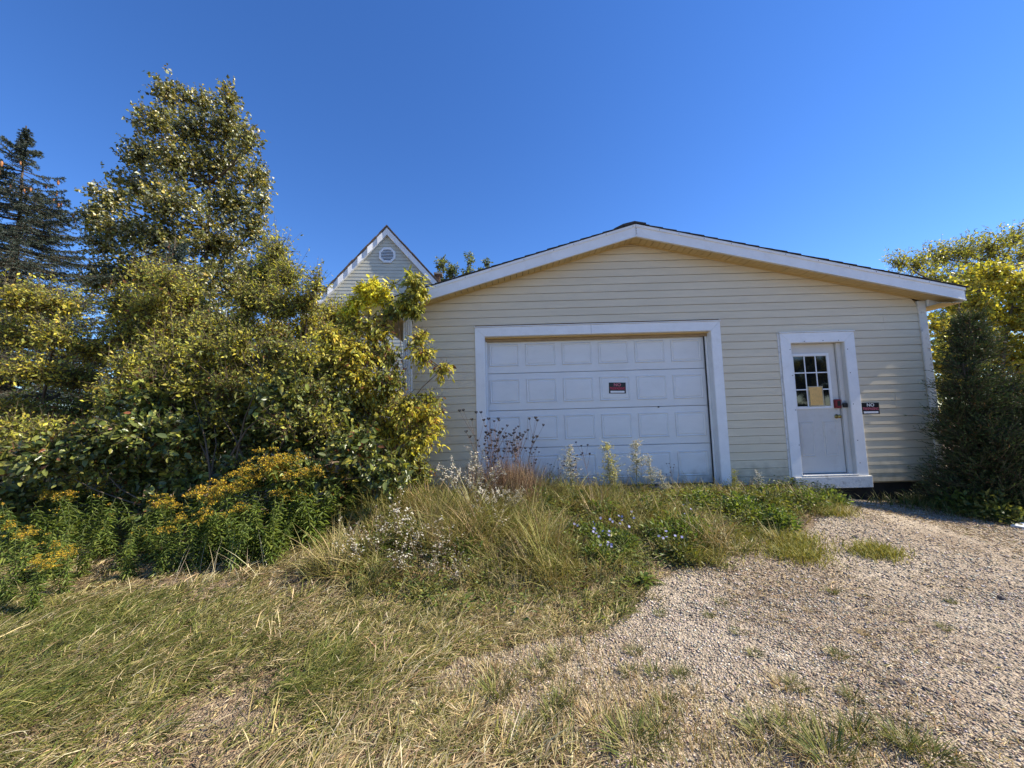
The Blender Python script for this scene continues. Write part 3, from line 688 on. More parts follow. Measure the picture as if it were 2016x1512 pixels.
def spruce(label, base, height, radius, pal, z_from=.5, nb=9, step=.16, cones=0, group=None, per=20, tw=9):
    t = thing('spruce_tree', label, 'tree', base, group); base = np.array(base, float)
    wood = Tubes(); br = Tubes()
    zz = np.linspace(0, height, 14); wood.add(np.stack([.02 * np.sin(zz * 2), .02 * np.cos(zz * 3), zz], 1), np.maximum(.012, .02 * height * .8 * (1 - zz / height)), 7)
    S, D, L = [], [], []; tips = []
    z = z_from
    while z < height - .12:
        f = 1 - z / height; R_ = radius * (f ** .95) * rng.uniform(.80, 1.15) + .10
        for k in range(int(nb * min(1, .50 + 2.2 * f))):
            az = rng.uniform(0, 2 * math.pi); R = R_ * rng.uniform(.65, 1.1); m_ = 7; s = np.linspace(0, 1, m_)
            dz = (-.45 * f - .02) * R * s + .28 * R * s ** 2.5 + (.35 * R * s * (f < .12)); zj = z + rng.uniform(-.08, .08)
            pts = np.stack([np.cos(az) * R * s, np.sin(az) * R * s, zj + dz], 1)
            br.add(pts, np.maximum(.003, .018 * R * (1 - s * .9)), 4)
            n_ = max(3, int(tw * R / radius * 1.6) + 3)
            for q in range(n_):
                u = .18 + .82 * (q + rng.uniform(0, 1)) / n_; p = np.array([np.interp(u, s, pts[:, i]) for i in range(3)])
                for sd in (-1, 1):
                    a2 = az + sd * rng.uniform(.6, 1.1); d = np.array([math.cos(a2), math.sin(a2), rng.uniform(-.35, .05)])
                    S.append(p); D.append(d / np.linalg.norm(d)); L.append(R * .30 * (1.15 - u) + .06)
            for q in np.arange(.25, 1.0, .18):
                p = np.array([np.interp(q, s, pts[:, i]) for i in range(3)]); p2 = np.array([np.interp(min(1, q + .18), s, pts[:, i]) for i in range(3)])
                S.append(p); D.append(nrm(p2 - p)); L.append(np.linalg.norm(p2 - p) + .02)
            tips.append(pts[-2])
        z += step * (1.0 + .7 * (f < .22))
    S.append(np.array([0, 0, height - .45])); D.append(np.array([0, 0, 1.])); L.append(.45)
    S = np.array(S); D = np.array(D); L = np.array(L)
    br.many(S, S + D * L[:, None], np.full(len(S), .004), np.full(len(S), .002), 3)
    obj('foliage', needles('foliage', S, D, L, per, .050, .015, pal, np.zeros(3), droop=.15), t, 'stuff')
    obj('trunk', wood.mesh('trunk', MT['bark']), t); obj('branches', br.mesh('branches', MT['bark']), t, 'stuff')
    tips = np.array(tips)
    if cones:
        hi = tips[(tips[:, 2] > height * .78) & (tips[:, 2] < height * .90)]
        for c in hi[rng.choice(len(hi), min(cones, len(hi)), replace=False)]:
            k = 7; sc_ = rng.uniform(.8, 1.3); pr = [(a_ * sc_, b_ * sc_) for a_, b_ in [(.004, 0), (.016, -.02), (.021, -.05), (.018, -.09), (.006, -.12)]]
            lathe('cone', [(r_, h_) for r_, h_ in pr], MT['cone'], t, (c[0] + rng.uniform(-.05, .05), c[1] + rng.uniform(-.05, .05), c[2] - .02), 'z', k)
    return t
MT['cone'] = surf('spruce_cone', (.40, .17, .065), .7, .3, 30)

GREEN = (.13, .16, .042); DKGREEN = (.08, .105, .034); OLIVE = (.24, .25, .06); YGREEN = (.44, .41, .075); YELLOW = (.66, .57, .08); GOLD = (.64, .47, .06); PALE = (.24, .27, .11); RUST = (.22, .09, .035)

# --- tall trees at the left
def gz_(x, y): return float(H(x, y))
def at(px, Y): p = P(px, 900, Y); return (p[0], Y, gz_(p[0], Y))
spruce('tall blue spruce with orange cones near its top at left edge', at(-5, 9.0), P(35, 248, 9.0)[2] - at(-5, 9)[2], 3.5,
       [(5, (.060, .080, .060)), (3, (.085, .105, .085)), (2, (.04, .055, .036))], .6, 11, .17, 34, per=26, tw=12)
spruce('smaller blue-green spruce standing in front of the poplar', at(325, 8.6), P(328, 468, 8.6)[2] - at(325, 8.6)[2], 1.75,
       [(5, (.065, .09, .07)), (3, (.095, .12, .10)), (2, (.045, .06, .042))], .6, 11, .17, 0, per=24, tw=10)
YP = 11.5
pop = [(335, 180, 40, 38), (398, 196, 34, 34), (452, 190, 20, 40), (300, 235, 45, 38), (375, 250, 55, 50), (450, 245, 45, 50), (490, 275, 28, 34), (280, 305, 42, 40), (350, 320, 65, 50), (440, 320, 60, 50),
       (505, 350, 30, 42), (270, 365, 55, 38), (340, 400, 75, 50), (450, 400, 65, 48), (515, 395, 20, 28), (215, 395, 42, 38), (180, 425, 28, 22), (235, 450, 60, 36), (320, 470, 85, 46), (430, 480, 75, 50), (500, 450, 36, 38),
       (205, 480, 42, 30), (270, 535, 75, 45), (380, 560, 95, 55), (470, 550, 60, 55), (535, 520, 28, 45), (200, 550, 50, 40), (300, 620, 90, 50), (420, 640, 90, 55), (525, 580, 45, 45)]
leafy('poplar_tree', 'tall poplar with glossy green and bronze leaves against the sky', 'tree', at(375, YP), [(a, b + (6 if b < 270 else 0), c, d, YP + rng.uniform(-.9, .9)) for a, b, c, d in pop],
      [(4, (.11, .12, .034)), (4, (.18, .18, .05)), (3, (.29, .26, .06)), (1.6, (.50, .38, .08)), (2.4, (.55, .55, .40))], 9500, 8, .088, .80, .34, 'leaf_gloss', 4, trunk_r=.10, bark='bark', upb=.5, depth=.9, droop=.5)

# --- shrubs and saplings of the hedge, left of the garage
Y1 = 6.0
leafy('yellow_sapling', 'yellow-leaved sapling reaching in from the left edge', 'tree', at(70, Y1), [(a, b, c, d, Y1 + rng.uniform(-.5, .4), k) for a, b, c, d, k in
      [(40, 590, 50, 30, 0), (120, 600, 45, 28, 0), (35, 660, 50, 30, 0), (110, 665, 50, 25, 0), (190, 690, 50, 28, 0), (60, 730, 60, 25, 0), (150, 745, 55, 25, 1), (30, 800, 40, 25, 0), (110, 815, 60, 22, 1), (190, 800, 50, 25, 1), (60, 880, 60, 35, 1), (160, 880, 70, 35, 1), (240, 770, 45, 30, 0)]],
      [(4, YGREEN), (2.5, YELLOW), (4, OLIVE), (1, GOLD), (1, GREEN)], 2600, 9, .055, .46, .42, 'leaf', 4, trunk_r=.035, pal2=[(4, OLIVE), (3, GREEN), (2, YGREEN), (1, RUST)], stems=3, depth=.9, shoots=90)
Y2 = 6.1
leafy('olive_sapling', 'upright olive-green sapling rising before the smaller spruce', 'tree', at(330, Y2), [(a, b, c, d, Y2 + rng.uniform(-.5, .4), k) for a, b, c, d, k in
      [(290, 550, 26, 30, 0), (330, 560, 30, 30, 0), (250, 600, 40, 30, 0), (300, 610, 50, 35, 0), (370, 590, 30, 40, 0), (260, 660, 50, 35, 0), (330, 670, 55, 40, 0), (400, 660, 40, 40, 0), (300, 730, 60, 40, 1), (380, 735, 55, 35, 0), (440, 745, 40, 35, 0), (340, 790, 60, 30, 1)]],
      [(4, OLIVE), (4, YGREEN), (2, YELLOW), (1, GREEN), (.6, RUST)], 3500, 9, .055, .44, .42, 'leaf', 4, trunk_r=.035, pal2=[(4, YELLOW), (4, YGREEN), (2, GOLD), (1.5, (.5, .42, .30))], stems=3, depth=.9, upb=.6, shoots=100)
Y3 = 6.3
leafy('bushy_tree', 'bushy olive-yellow tree left of the grey house gable', 'tree', at(560, Y3), [(a, b, c, d, Y3 + rng.uniform(-.6, .5), k) for a, b, c, d, k in
      [(545, 500, 22, 30, 0), (520, 545, 35, 35, 0), (565, 545, 30, 30, 0), (490, 590, 40, 35, 0), (550, 600, 45, 35, 0), (605, 595, 30, 30, 0), (625, 560, 12, 22, 0), (470, 650, 40, 35, 0), (540, 660, 55, 40, 1), (610, 650, 45, 35, 1), (660, 625, 35, 28, 1), (520, 720, 60, 40, 0), (600, 720, 60, 40, 1), (670, 690, 40, 40, 1), (460, 710, 40, 40, 0)]],
      [(4, OLIVE), (4, YGREEN), (1, GREEN), (2, YELLOW)], 4400, 9, .055, .42, .40, 'leaf', 4, trunk_r=.045, pal2=[(3, OLIVE), (4, YGREEN), (3, YELLOW), (.6, RUST)], stems=2, depth=.9, upb=.5, shoots=110)
Y4 = 5.05
leafy('dogwood_shrub', 'broad dark green dogwood shrub behind the goldenrod', 'shrub', at(430, Y4), [(a, b, c, d, Y4 + rng.uniform(-.45, .5), k) for a, b, c, d, k in
      [(300, 790, 60, 40, 0), (390, 790, 60, 40, 0), (480, 790, 60, 45, 1), (570, 780, 60, 45, 1), (640, 800, 50, 40, 0), (250, 850, 60, 40, 0), (340, 860, 65, 40, 0), (430, 860, 65, 45, 0), (530, 860, 65, 45, 0), (620, 870, 60, 45, 0), (700, 880, 50, 40, 0),
       (180, 900, 60, 40, 0), (90, 900, 60, 40, 0), (20, 900, 50, 40, 0), (290, 930, 60, 40, 0), (390, 930, 60, 35, 1), (500, 930, 60, 35, 0), (600, 940, 60, 35, 0), (690, 950, 55, 35, 0), (760, 930, 45, 30, 0), (120, 980, 60, 40, 0), (230, 1000, 60, 40, 0), (340, 1000, 60, 40, 0), (30, 990, 50, 40, 0)]],
      [(4, GREEN), (2, DKGREEN), (3, OLIVE), (1, YGREEN), (.3, RUST)], 4300, 9, .076, .54, .32, 'leaf_gloss', 6, trunk_r=.03, pal2=[(3, GREEN), (3, OLIVE), (2, PALE), (2, YGREEN)], stems=6, depth=.9, droop=.3)
Y8 = 4.9
leafy('tangled_shrub', 'tangled olive-yellow shrub in the middle of the hedge', 'shrub', at(470, Y8), [(a, b, c, d, Y8 + rng.uniform(-.25, .3), k) for a, b, c, d, k in
      [(330, 700, 30, 26, 0), (400, 690, 34, 26, 0), (470, 680, 36, 28, 0), (540, 690, 36, 28, 1), (600, 700, 34, 30, 0), (300, 760, 34, 26, 1), (370, 760, 40, 28, 0), (450, 760, 40, 30, 1), (530, 760, 42, 30, 0), (610, 770, 40, 32, 1), (430, 820, 40, 26, 0), (560, 830, 40, 26, 1), (640, 830, 30, 30, 0), (250, 720, 26, 26, 0), (220, 790, 30, 26, 0), (180, 850, 34, 26, 1), (90, 850, 34, 24, 0), (30, 840, 30, 24, 0)]],
      [(4, YGREEN), (3, OLIVE), (2, YELLOW), (1.5, GREEN)], 1900, 9, .052, .48, .36, 'leaf', 4, trunk_r=.02, pal2=[(4, OLIVE), (3, GREEN), (2, YGREEN), (.6, RUST)], stems=6, depth=.9, upb=.5, shoots=90)
Y5 = 5.45
leafy('yellow_vine_shrub', 'yellow-leaved shrub pressed against the garage corner', 'shrub', at(745, Y5), [(a, b, c, d, Y5 + rng.uniform(-.25, .25), k) for a, b, c, d, k in
      [(690, 640, 30, 22, 0), (735, 650, 35, 25, 0), (690, 690, 40, 28, 0), (750, 700, 40, 28, 1), (700, 740, 45, 30, 0), (765, 750, 35, 28, 1), (720, 790, 50, 30, 0), (790, 800, 40, 28, 0), (830, 825, 32, 25, 0), (760, 845, 50, 28, 0), (820, 865, 35, 22, 0), (700, 840, 40, 30, 1), (840, 850, 20, 20, 0),
       (825, 665, 16, 16, 0), (832, 695, 22, 20, 0), (845, 785, 18, 14, 1), (871, 726, 14, 14, 0), (800, 905, 30, 25, 1), (820, 930, 25, 30, 1), (660, 720, 35, 35, 1), (650, 780, 40, 35, 0), (670, 830, 40, 30, 1), (770, 790, 25, 25, 0), (740, 880, 45, 28, 1), (650, 660, 30, 25, 0), (850, 810, 16, 14, 0), (855, 840, 12, 12, 0)]],
      [(4, YELLOW), (4, YGREEN), (1.5, OLIVE), (1, GOLD), (.5, RUST)], 3600, 9, .062, .42, .28, 'leaf', 6, trunk_r=.022, pal2=[(4, OLIVE), (3, YGREEN), (2, GREEN), (.7, RUST)], stems=5, depth=.8, droop=.9, upb=.2)
Y6 = 5.6
leafy('bright_yellow_bush', 'bright yellow leaf clump beside the left garage eave', 'shrub', at(715, Y6), [(a, b, c, d, Y6 + rng.uniform(-.1, .1)) for a, b, c, d in
      [(722, 570, 22, 16), (745, 578, 24, 18), (705, 595, 25, 14), (760, 592, 16, 12), (690, 615, 20, 12), (735, 555, 12, 8)]],
      [(6, (.82, .72, .07)), (3, (.68, .62, .08)), (1, YGREEN)], 360, 9, .07, .38, .18, 'leaf', 6, trunk_r=.014, stems=2, droop=.7)
Y7 = 5.5
leafy('slender_sapling', 'slender sapling drooping over the left rake of the garage', 'tree', at(790, Y7), [(a, b, c, d, Y7 + rng.uniform(-.08, .08), k) for a, b, c, d, k in
      [(818, 555, 20, 16, 0), (826, 575, 16, 16, 0), (800, 595, 24, 16, 0), (815, 610, 20, 12, 1), (775, 612, 22, 14, 1), (808, 535, 5, 9, 0), (775, 560, 4, 6, 0)]],
      [(4, YGREEN), (3, OLIVE), (2, YELLOW)], 230, 8, .082, .36, .18, 'leaf', 6, trunk_r=.012, pal2=[(3, OLIVE), (3, GREEN), (2, YGREEN)], stems=2, droop=.9)
leafy('distant_tree', 'small green treetop showing between house gable and garage roof', 'tree', at(880, 15.5), [(870, 520, 14, 20, 15.5), (888, 535, 16, 22, 15.5), (875, 560, 30, 25, 15.6), (925, 512, 7, 18, 15.4), (922, 545, 14, 20, 15.5), (958, 518, 12, 8, 15.5), (950, 540, 20, 14, 15.5)],
      [(4, (.13, .16, .06)), (2, OLIVE), (2, PALE)], 420, 8, .11, .5, .3, 'leaf', 4, trunk_r=.07, upb=.7)
# --- right side
leafy('yellow_maple', 'bright yellow-leaved tree behind the dark cedar at right edge', 'tree', at(1985, 7.8), [(a, b, c, d, 7.8 + rng.uniform(-.6, .6), k) for a, b, c, d, k in
      [(1960, 540, 40, 30, 0), (2005, 560, 45, 40, 0), (1925, 600, 35, 30, 0), (1975, 620, 50, 40, 0), (2030, 640, 50, 40, 0), (1900, 660, 35, 35, 1), (1945, 690, 50, 40, 0), (2010, 710, 50, 45, 0), (1900, 740, 40, 40, 1), (1970, 770, 50, 45, 0), (2040, 790, 50, 50, 0), (1960, 850, 50, 45, 1), (2020, 870, 50, 50, 1), (2080, 600, 60, 60, 0), (2090, 720, 60, 60, 0), (1890, 600, 30, 30, 0), (1880, 560, 22, 18, 1), (1920, 540, 30, 22, 0), (1870, 650, 25, 35, 1), (1860, 720, 25, 40, 1), (1845, 640, 16, 30, 0), (1850, 690, 18, 30, 1), (1850, 760, 20, 35, 1), (1880, 810, 30, 40, 1)]],
      [(3, (.60, .50, .06)), (4, YELLOW), (4, YGREEN), (2, OLIVE)], 3700, 8, .075, .75, .28, 'leaf', 4, trunk_r=.06, pal2=[(3, YELLOW), (3, OLIVE), (2, GREEN)], stems=2, depth=.8, droop=.6)
leafy('olive_tree', 'feathery olive tree beyond the right end of the garage roof', 'tree', at(1930, 12.5), [(a, b, c, d, 12.5 + rng.uniform(-.8, .8), 0) for a, b, c, d in
      [(1770, 515, 25, 22), (1805, 520, 40, 28), (1850, 505, 40, 35), (1840, 550, 50, 30), (1900, 495, 45, 38), (1950, 490, 45, 40), (2000, 465, 35, 25), (2020, 500, 45, 40), (1900, 550, 50, 40), (1960, 560, 60, 50), (1890, 610, 40, 40), (1860, 640, 30, 40), (2040, 580, 50, 60), (1880, 700, 50, 50), (1960, 680, 60, 60)]],
      [(4, OLIVE), (3, YGREEN), (2, (.19, .21, .07)), (2, YELLOW)], 3400, 8, .095, .36, .42, 'leaf', 4, trunk_r=.12, upb=.8, depth=.9)

# cedar: feathery upright sprays
def cedar():
    base = np.array([6.60, 5.52, 0.]); base[2] = gz_(base[0], base[1])
    t = thing('cedar_shrub', 'dark feathery cedar covering the right corner of the garage', 'shrub', tuple(base))
    S, D, L = [], [], []; wood = Tubes(); br = Tubes()
    tops = [(.10, 0, 2.75, .60), (-.20, -.10, 2.05, .44), (.48, -.1, 1.80, .55), (.28, -.45, 1.45, .58), (.92, -.10, 1.35, .52), (-.20, -.35, 1.15, .52), (1.40, .1, 1.20, .55), (2.3, .15, 1.9, .65), (-.30, .0, 1.45, .46)]  # tall far-right top is added out of view to keep sun off the wall
    for (x, y, h, r_) in tops:
        zz = np.linspace(0, h, 8); wood.add(np.stack([x * zz / h, y * zz / h, zz], 1), np.linspace(.045, .006, 8), 6)
        n_ = int(300 * h * r_ / 1.4)
        z = h * rng.uniform(.03, .99, n_) ; az = rng.uniform(0, 6.283, n_); f = np.clip(1 - z / h, 0, 1)
        R = r_ * (f ** .8) * rng.uniform(.30, 1.25, n_) + .03
        e = np.stack([x * z / h + np.cos(az) * R, y * z / h + np.sin(az) * R, z + R * .15], 1)
        st = np.stack([x * z / h + np.cos(az) * R * .2, y * z / h + np.sin(az) * R * .2, z - .10 * R], 1)
        br.many(st, e, np.full(n_, .006), np.full(n_, .003), 3)
        out = np.stack([np.cos(az), np.sin(az), np.full(n_, .75)], 1)
        for k in range(7):
            u = rng.uniform(.35, 1.0, (n_, 1)); p = st + (e - st) * u
            d = nrm(out + .75 * unit_rand(n_)); S.append(p); D.append(d); L.append(rng.uniform(.08, .24, n_) * (.7 + .7 * u[:, 0]))
    S = np.concatenate(S); D = np.concatenate(D); L = np.concatenate(L)
    # keep the sprays off the wall
    wy = S + D * L[:, None] + base; k = ~((wy[:, 1] > WY - .06) & (wy[:, 0] < 6.80)); S, D, L = S[k], D[k], L[k]
    br.many(S, S + D * L[:, None], np.full(len(S), .003), np.full(len(S), .0012), 3)
    obj('foliage', needles('foliage', S, D, L, 9, .050, .010, [(4, (.036, .058, .022)), (4, (.060, .092, .032)), (2, (.11, .145, .045)), (.3, (.26, .14, .06))], np.zeros(3), spread=.55), t, 'stuff')
    obj('trunk', wood.mesh('trunk', MT['bark']), t); obj('branches', br.mesh('branches', MT['bark']), t, 'stuff')
cedar()

# --- mast seen through the hedge
mp_ = P(437, 800, 8.2); mast = thing('metal_mast', 'thin grey metal mast half hidden among the saplings', 'mast', (mp_[0], 8.2, gz_(mp_[0], 8.2)))
tb = Tubes(); tb.add([(0, 0, 0), (0, 0, 1.5), (0.01, 0, P(437, 612, 8.2)[2] - gz_(mp_[0], 8.2))], [.022, .02, .016], 8); obj('pole', tb.mesh('pole', MT['steel']), mast)
for k, zz in enumerate((P(437, 628, 8.2)[2], P(437, 640, 8.2)[2])):
    tb = Tubes(); tb.add([(-.02, 0, zz - mast.location.z), (.35, .1, zz - mast.location.z + .01), (.72, .2, zz - mast.location.z)], [.014] * 3, 6); obj('cross_arm', tb.mesh('cross_arm', MT['steel']), mast)

# ------------------------------------------------------------------ grass
def blades(name, X, Y, hgt, az, l0, l1, wd, col, mat='grass', tipw=0.0):
    n_ = len(X); Z = H(X, Y) - .01; p = np.stack([X, Y, Z], 1); dirv = np.stack([np.cos(az), np.sin(az), np.zeros(n_)], 1)
    tw = az + math.pi / 2 + rng.normal(0, .5, n_); sd = np.stack([np.cos(tw), np.sin(tw), rng.normal(0, .25, n_)], 1)
    pts = [p]
    for k in range(3):
        th = l0 + (l1 - l0) * ((k + .5) / 3) ** .8
        p = p + (hgt / 3)[:, None] * (np.sin(th)[:, None] * dirv + np.cos(th)[:, None] * np.array([0, 0, 1.])); 
        zmin = H(p[:, 0], p[:, 1]) + .006 + .03 * rng.uniform(0, 1, n_) ; p[:, 2] = np.maximum(p[:, 2], zmin); pts.append(p)
    w = np.asarray(wd)[:, None] * .5
    V = np.stack([pts[0] - sd * w, pts[0] + sd * w, pts[1] - sd * w * .95, pts[1] + sd * w * .95, pts[2] - sd * w * .7, pts[2] + sd * w * .7, pts[3]], 1)
    o = (np.arange(n_) * 7)[:, None, None]
    q = (np.array([[0, 1, 3, 2], [2, 3, 5, 4]])[None] + o).reshape(-1, 4); tr = (np.array([[4, 5, 6]])[None] + o).reshape(-1, 3)
    return np_mesh(name, V.reshape(-1, 3), [q, tr], np.repeat(col, 7, 0), MT[mat])
GR = [(4, (.17, .18, .038)), (3, (.27, .25, .055)), (2, (.09, .105, .03)), (3, (.40, .33, .12)), (3, (.56, .45, .22)), (1, (.66, .56, .33))]
DRY = [(2, (.24, .22, .065)), (3, (.44, .34, .16)), (4, (.58, .46, .25)), (1, (.68, .58, .37)), (1, (.36, .23, .13))]
LUSH = [(5, (.14, .165, .035)), (3, (.22, .225, .05)), (2, (.09, .11, .028)), (1, (.40, .33, .13))]
def scatter(n_, x0, x1, y0, y1, keep):
    X = rng.uniform(x0, x1, n_); Y = rng.uniform(y0, y1, n_); k = keep(X, Y); return X[k], Y[k]
def grass_cols(X, Y):
    m_ = wav(X, Y, 2.2, 21) + .5 * wav(X, Y, 6, 22); n_ = len(X); a = pick(GR, n_); d = pick(DRY, n_); g_ = pick(LUSH, n_); u = rng.uniform(-.35, .35, n_)
    c = np.where(((m_ + u) > .22)[:, None], d, a); return np.where(((m_ + u) < -.28)[:, None], g_, c)
inview = lambda X, Y: (np.abs(X) < 1.42 * Y + .5)
left_mask = lambda X, Y: ~in_gravel(X, Y, .12) & inview(X, Y) & ~((Y > 6.05) & (X > -1.7))
# matted long grass: combed toward lower left, in overlapping tussocks
def matted(n_t, per, x0, x1, y0, y1, h, wdt, name, rad=.10, excl=None):
    """lodged tussocks: each has its own lie, tone and thickness"""
    X, Y = scatter(n_t, x0, x1, y0, y1, lambda X, Y: left_mask(X, Y) & (bare(X, Y) > rng.uniform(0, 1, len(X))) & (True if excl is None else (~inpoly(X, Y, excl) | (rng.uniform(0, 1, len(X)) < .40))))
    k = len(X); flow = math.radians(28) + .8 * wav(X, Y, 1.2, 31) + rng.normal(0, .8, k); th = h * rng.uniform(.5, 1.3, k) * (1 + .3 * wav(X, Y, 2.5, 33))
    lodg = rng.uniform(0, 1, k); m_ = wav(X, Y, 2.2, 21) + .5 * wav(X, Y, 6, 22) + rng.normal(0, .35, k); r_ = rad * rng.uniform(.5, 1.5, k)
    R = lambda a: np.repeat(a, per); n_ = k * per
    bx = R(X) + R(r_) * rng.normal(0, 1, n_); by = R(Y) + R(r_) * rng.normal(0, 1, n_)
    az = R(flow) + rng.normal(0, .45, n_); hh = R(th) * rng.uniform(.35, 1.2, n_); l0 = .45 + R(lodg) * .85 + rng.uniform(0, .4, n_); l1 = np.minimum(1.9, l0 + rng.uniform(.4, 1.0, n_))
    mm = R(m_)[:, None]; u = rng.normal(0, .25, (n_, 1)); col = np.where(mm + u > .26, pick(DRY, n_), np.where(mm + u < -.36, pick(LUSH, n_), pick(GR, n_))) * R(rng.uniform(.6, 1.35, k))[:, None]
    ok = left_mask(bx, by); a = lambda v: v[ok]
    return obj(name, blades(name, a(bx), a(by), a(hh), a(az), a(l0), a(l1), wdt * rng.uniform(.6, 1.3, int(ok.sum())), col[ok]))
bare = lambda X, Y: np.clip(.70 + 1.1 * wav(X, Y, 2.6, 41) + .7 * wav(X, Y, 7, 42), .08, 1)
o = matted(5200, 30, -4.8, 1.7, 1.1, 3.5, .175, .0050, 'matted_grass', .055); tag(o, 'matted long green and straw grass in the left foreground', 'grass', kind='stuff')
MEAD = np.array([G(a, b)[:2] for a, b in [(640, 1010), (640, 1150), (900, 1230), (1180, 1240), (1290, 1140), (1380, 1095), (1560, 1045), (1640, 1000), (1655, 975)]] + [(4.6, 6.08), (-1.9, 6.08), (-2.2, 5.4)])
o = matted(3600, 26, -7.8, 2.6, 3.3, 5.6, .22, .0070, 'long_grass', .075, MEAD); tag(o, 'long tangled grass in front of the goldenrod and hedge', 'grass', kind='stuff')
# meadow in front of the overhead door
MC = [(4, (.19, .19, .045)), (3, (.27, .26, .055)), (3, (.36, .29, .12)), (2, (.48, .37, .19)), (1, (.24, .14, .08)), (1, (.10, .12, .03))]
TX, TY = scatter(2900, -3.2, 5.2, 2.6, 6.0, lambda X, Y: inpoly(X + .32 * wav(X, Y, 5, 51) + rng.normal(0, .10, len(X)), Y + .32 * wav(X, Y, 5, 52) + rng.normal(0, .10, len(X)), MEAD)); kt = len(TX); per = 38; k = kt * per
R_ = lambda a: np.repeat(a, per, 0); tr_ = rng.uniform(.02, .085, kt); X = R_(TX) + R_(tr_) * rng.normal(0, 1, k); Y = np.minimum(R_(TY) + R_(tr_) * rng.normal(0, 1, k), 6.08)
edge = sstep(.0, .9, TY - 3.1); th = (.09 + .17 * edge) * rng.uniform(.35, 1.5, kt) * (1 + .5 * wav(TX, TY, 3, 53)) * np.where(TX > 2.2, .75, 1) * np.where(TX < .4, 1.45, 1); taz = rng.uniform(0, 6.28, kt); tl = rng.uniform(0, .7, kt)
tc_ = pick(MC, kt, .3); cc = R_(tc_) * .65 + pick(MC, k) * .35
o = obj('meadow_weeds', blades('meadow_weeds', X, Y, R_(th) * rng.uniform(.4, 1.25, k), R_(taz) + rng.normal(0, 1.0, k), R_(tl) * .6 + rng.uniform(0, .5, k), R_(tl) + rng.uniform(.3, 1.4, k), .006 * rng.uniform(.6, 1.5, k), cc))
tag(o, 'olive and brown meadow grass before the overhead door', 'grass', kind='stuff')
# low leafy ground cover among it
X, Y = scatter(48000, -3.2, 5.2, 2.6, 6.1, lambda X, Y: inpoly(X, Y, MEAD) & (wav(X, Y, 3.5, 55) + rng.uniform(-.4, .4, len(X)) > -.05)); k = len(X)
C = np.stack([X, Y, H(X, Y) + rng.uniform(.01, .20, k) * (.5 + .5 * sstep(3.2, 4.5, Y))], 1); az = rng.uniform(0, 6.28, k)
o = obj('ground_cover', leaf_mesh('ground_cover', C, np.stack([np.cos(az), np.sin(az), rng.uniform(-.2, .7, k)], 1), nrm(unit_rand(k) * .6 + np.array([0, 0, .8])), rng.uniform(.025, .06, k), rng.uniform(.010, .025, k), pick([(4, (.14, .18, .042)), (3, (.22, .24, .055)), (2, (.08, .11, .03)), (1, (.32, .28, .08))], k), MT['leaf'], 4))
tag(o, 'small leafy weeds spread through the meadow grass', 'weeds', kind='stuff')
# bright short grass patch at the meadow's right edge and strip along the right border
def patch(name, label, pts, n_, h, pal, wd=.006, r=.25):
    XX, YY = [], []
    for (px, py, rx) in pts:
        g_ = G(px, py); s_ = rx * g_[1] / F_PX; XX.append(rng.normal(g_[0], s_ * .7, n_)); YY.append(rng.normal(g_[1], s_ * .5, n_))
    X = np.concatenate(XX); Y = np.concatenate(YY); ok = ~((Y > 6.05) & (X > -1.7)); X, Y = X[ok], Y[ok]; k = len(X)
    o = obj(name, blades(name, X, Y, h * rng.uniform(.4, 1.3, k), rng.uniform(0, 6.28, k), rng.uniform(0, .6, k), rng.uniform(.6, 1.6, k), wd * rng.uniform(.6, 1.4, k), pick(pal, k)))
    return tag(o, label, 'grass', kind='stuff')
patch('short_grass', 'short bright yellow-green grass at the gravel edge', [(1430, 1055, 60), (1500, 1060, 60), (1390, 1080, 50), (1560, 1070, 40), (1640, 1010, 25), (1470, 1030, 70), (1725, 1090, 32), (1570, 1095, 40)], 1100, .10, [(4, (.30, .28, .05)), (3, (.40, .34, .08)), (2, (.19, .20, .04))], .006)
patch('verge_grass', 'shaded weedy verge below the cedar', [(1780, 985, 60), (1860, 990, 60), (1930, 1005, 70), (2000, 1015, 60), (1960, 985, 70)], 1600, .20, [(4, (.08, .11, .025)), (2, (.14, .16, .04)), (2, (.24, .20, .09))], .008)
patch('sparse_grass', 'thin dry grass growing through the gravel edge', [(1000, 1420, 140), (1150, 1470, 160), (1350, 1490, 150), (950, 1340, 80), (1100, 1330, 120), (1250, 1400, 100), (1080, 1280, 110), (1500, 1480, 160), (1700, 1490, 160)], 900, .06, DRY, .0035)

X, Y = scatter(90000, -5.5, 6.5, 1.1, 5.6, lambda X, Y: inview(X, Y) & ((~in_gravel(X, Y)) | (wav(X, Y, 2.4, 71) + .6 * wav(X, Y, 6, 72) + rng.uniform(-.5, .5, len(X)) > .28))); k = len(X); az = rng.uniform(0, 6.28, k)
ll = rng.uniform(.02, .075, k); o = obj('thatch', leaf_mesh('thatch', np.stack([X, Y, H(X, Y) + .014 + rng.uniform(0, .014, k)], 1), np.stack([np.cos(az), np.sin(az), rng.normal(0, .12, k)], 1), nrm(unit_rand(k) * .5 + np.array([0, 0, 1.])), ll, rng.uniform(.002, .006, k), pick(DRY + [(3, (.30, .20, .12)), (2, (.20, .13, .08))], k), MT['dry'], 4)); tag(o, 'dead straw and leaf litter strewn over soil and gravel', 'thatch', kind='stuff')
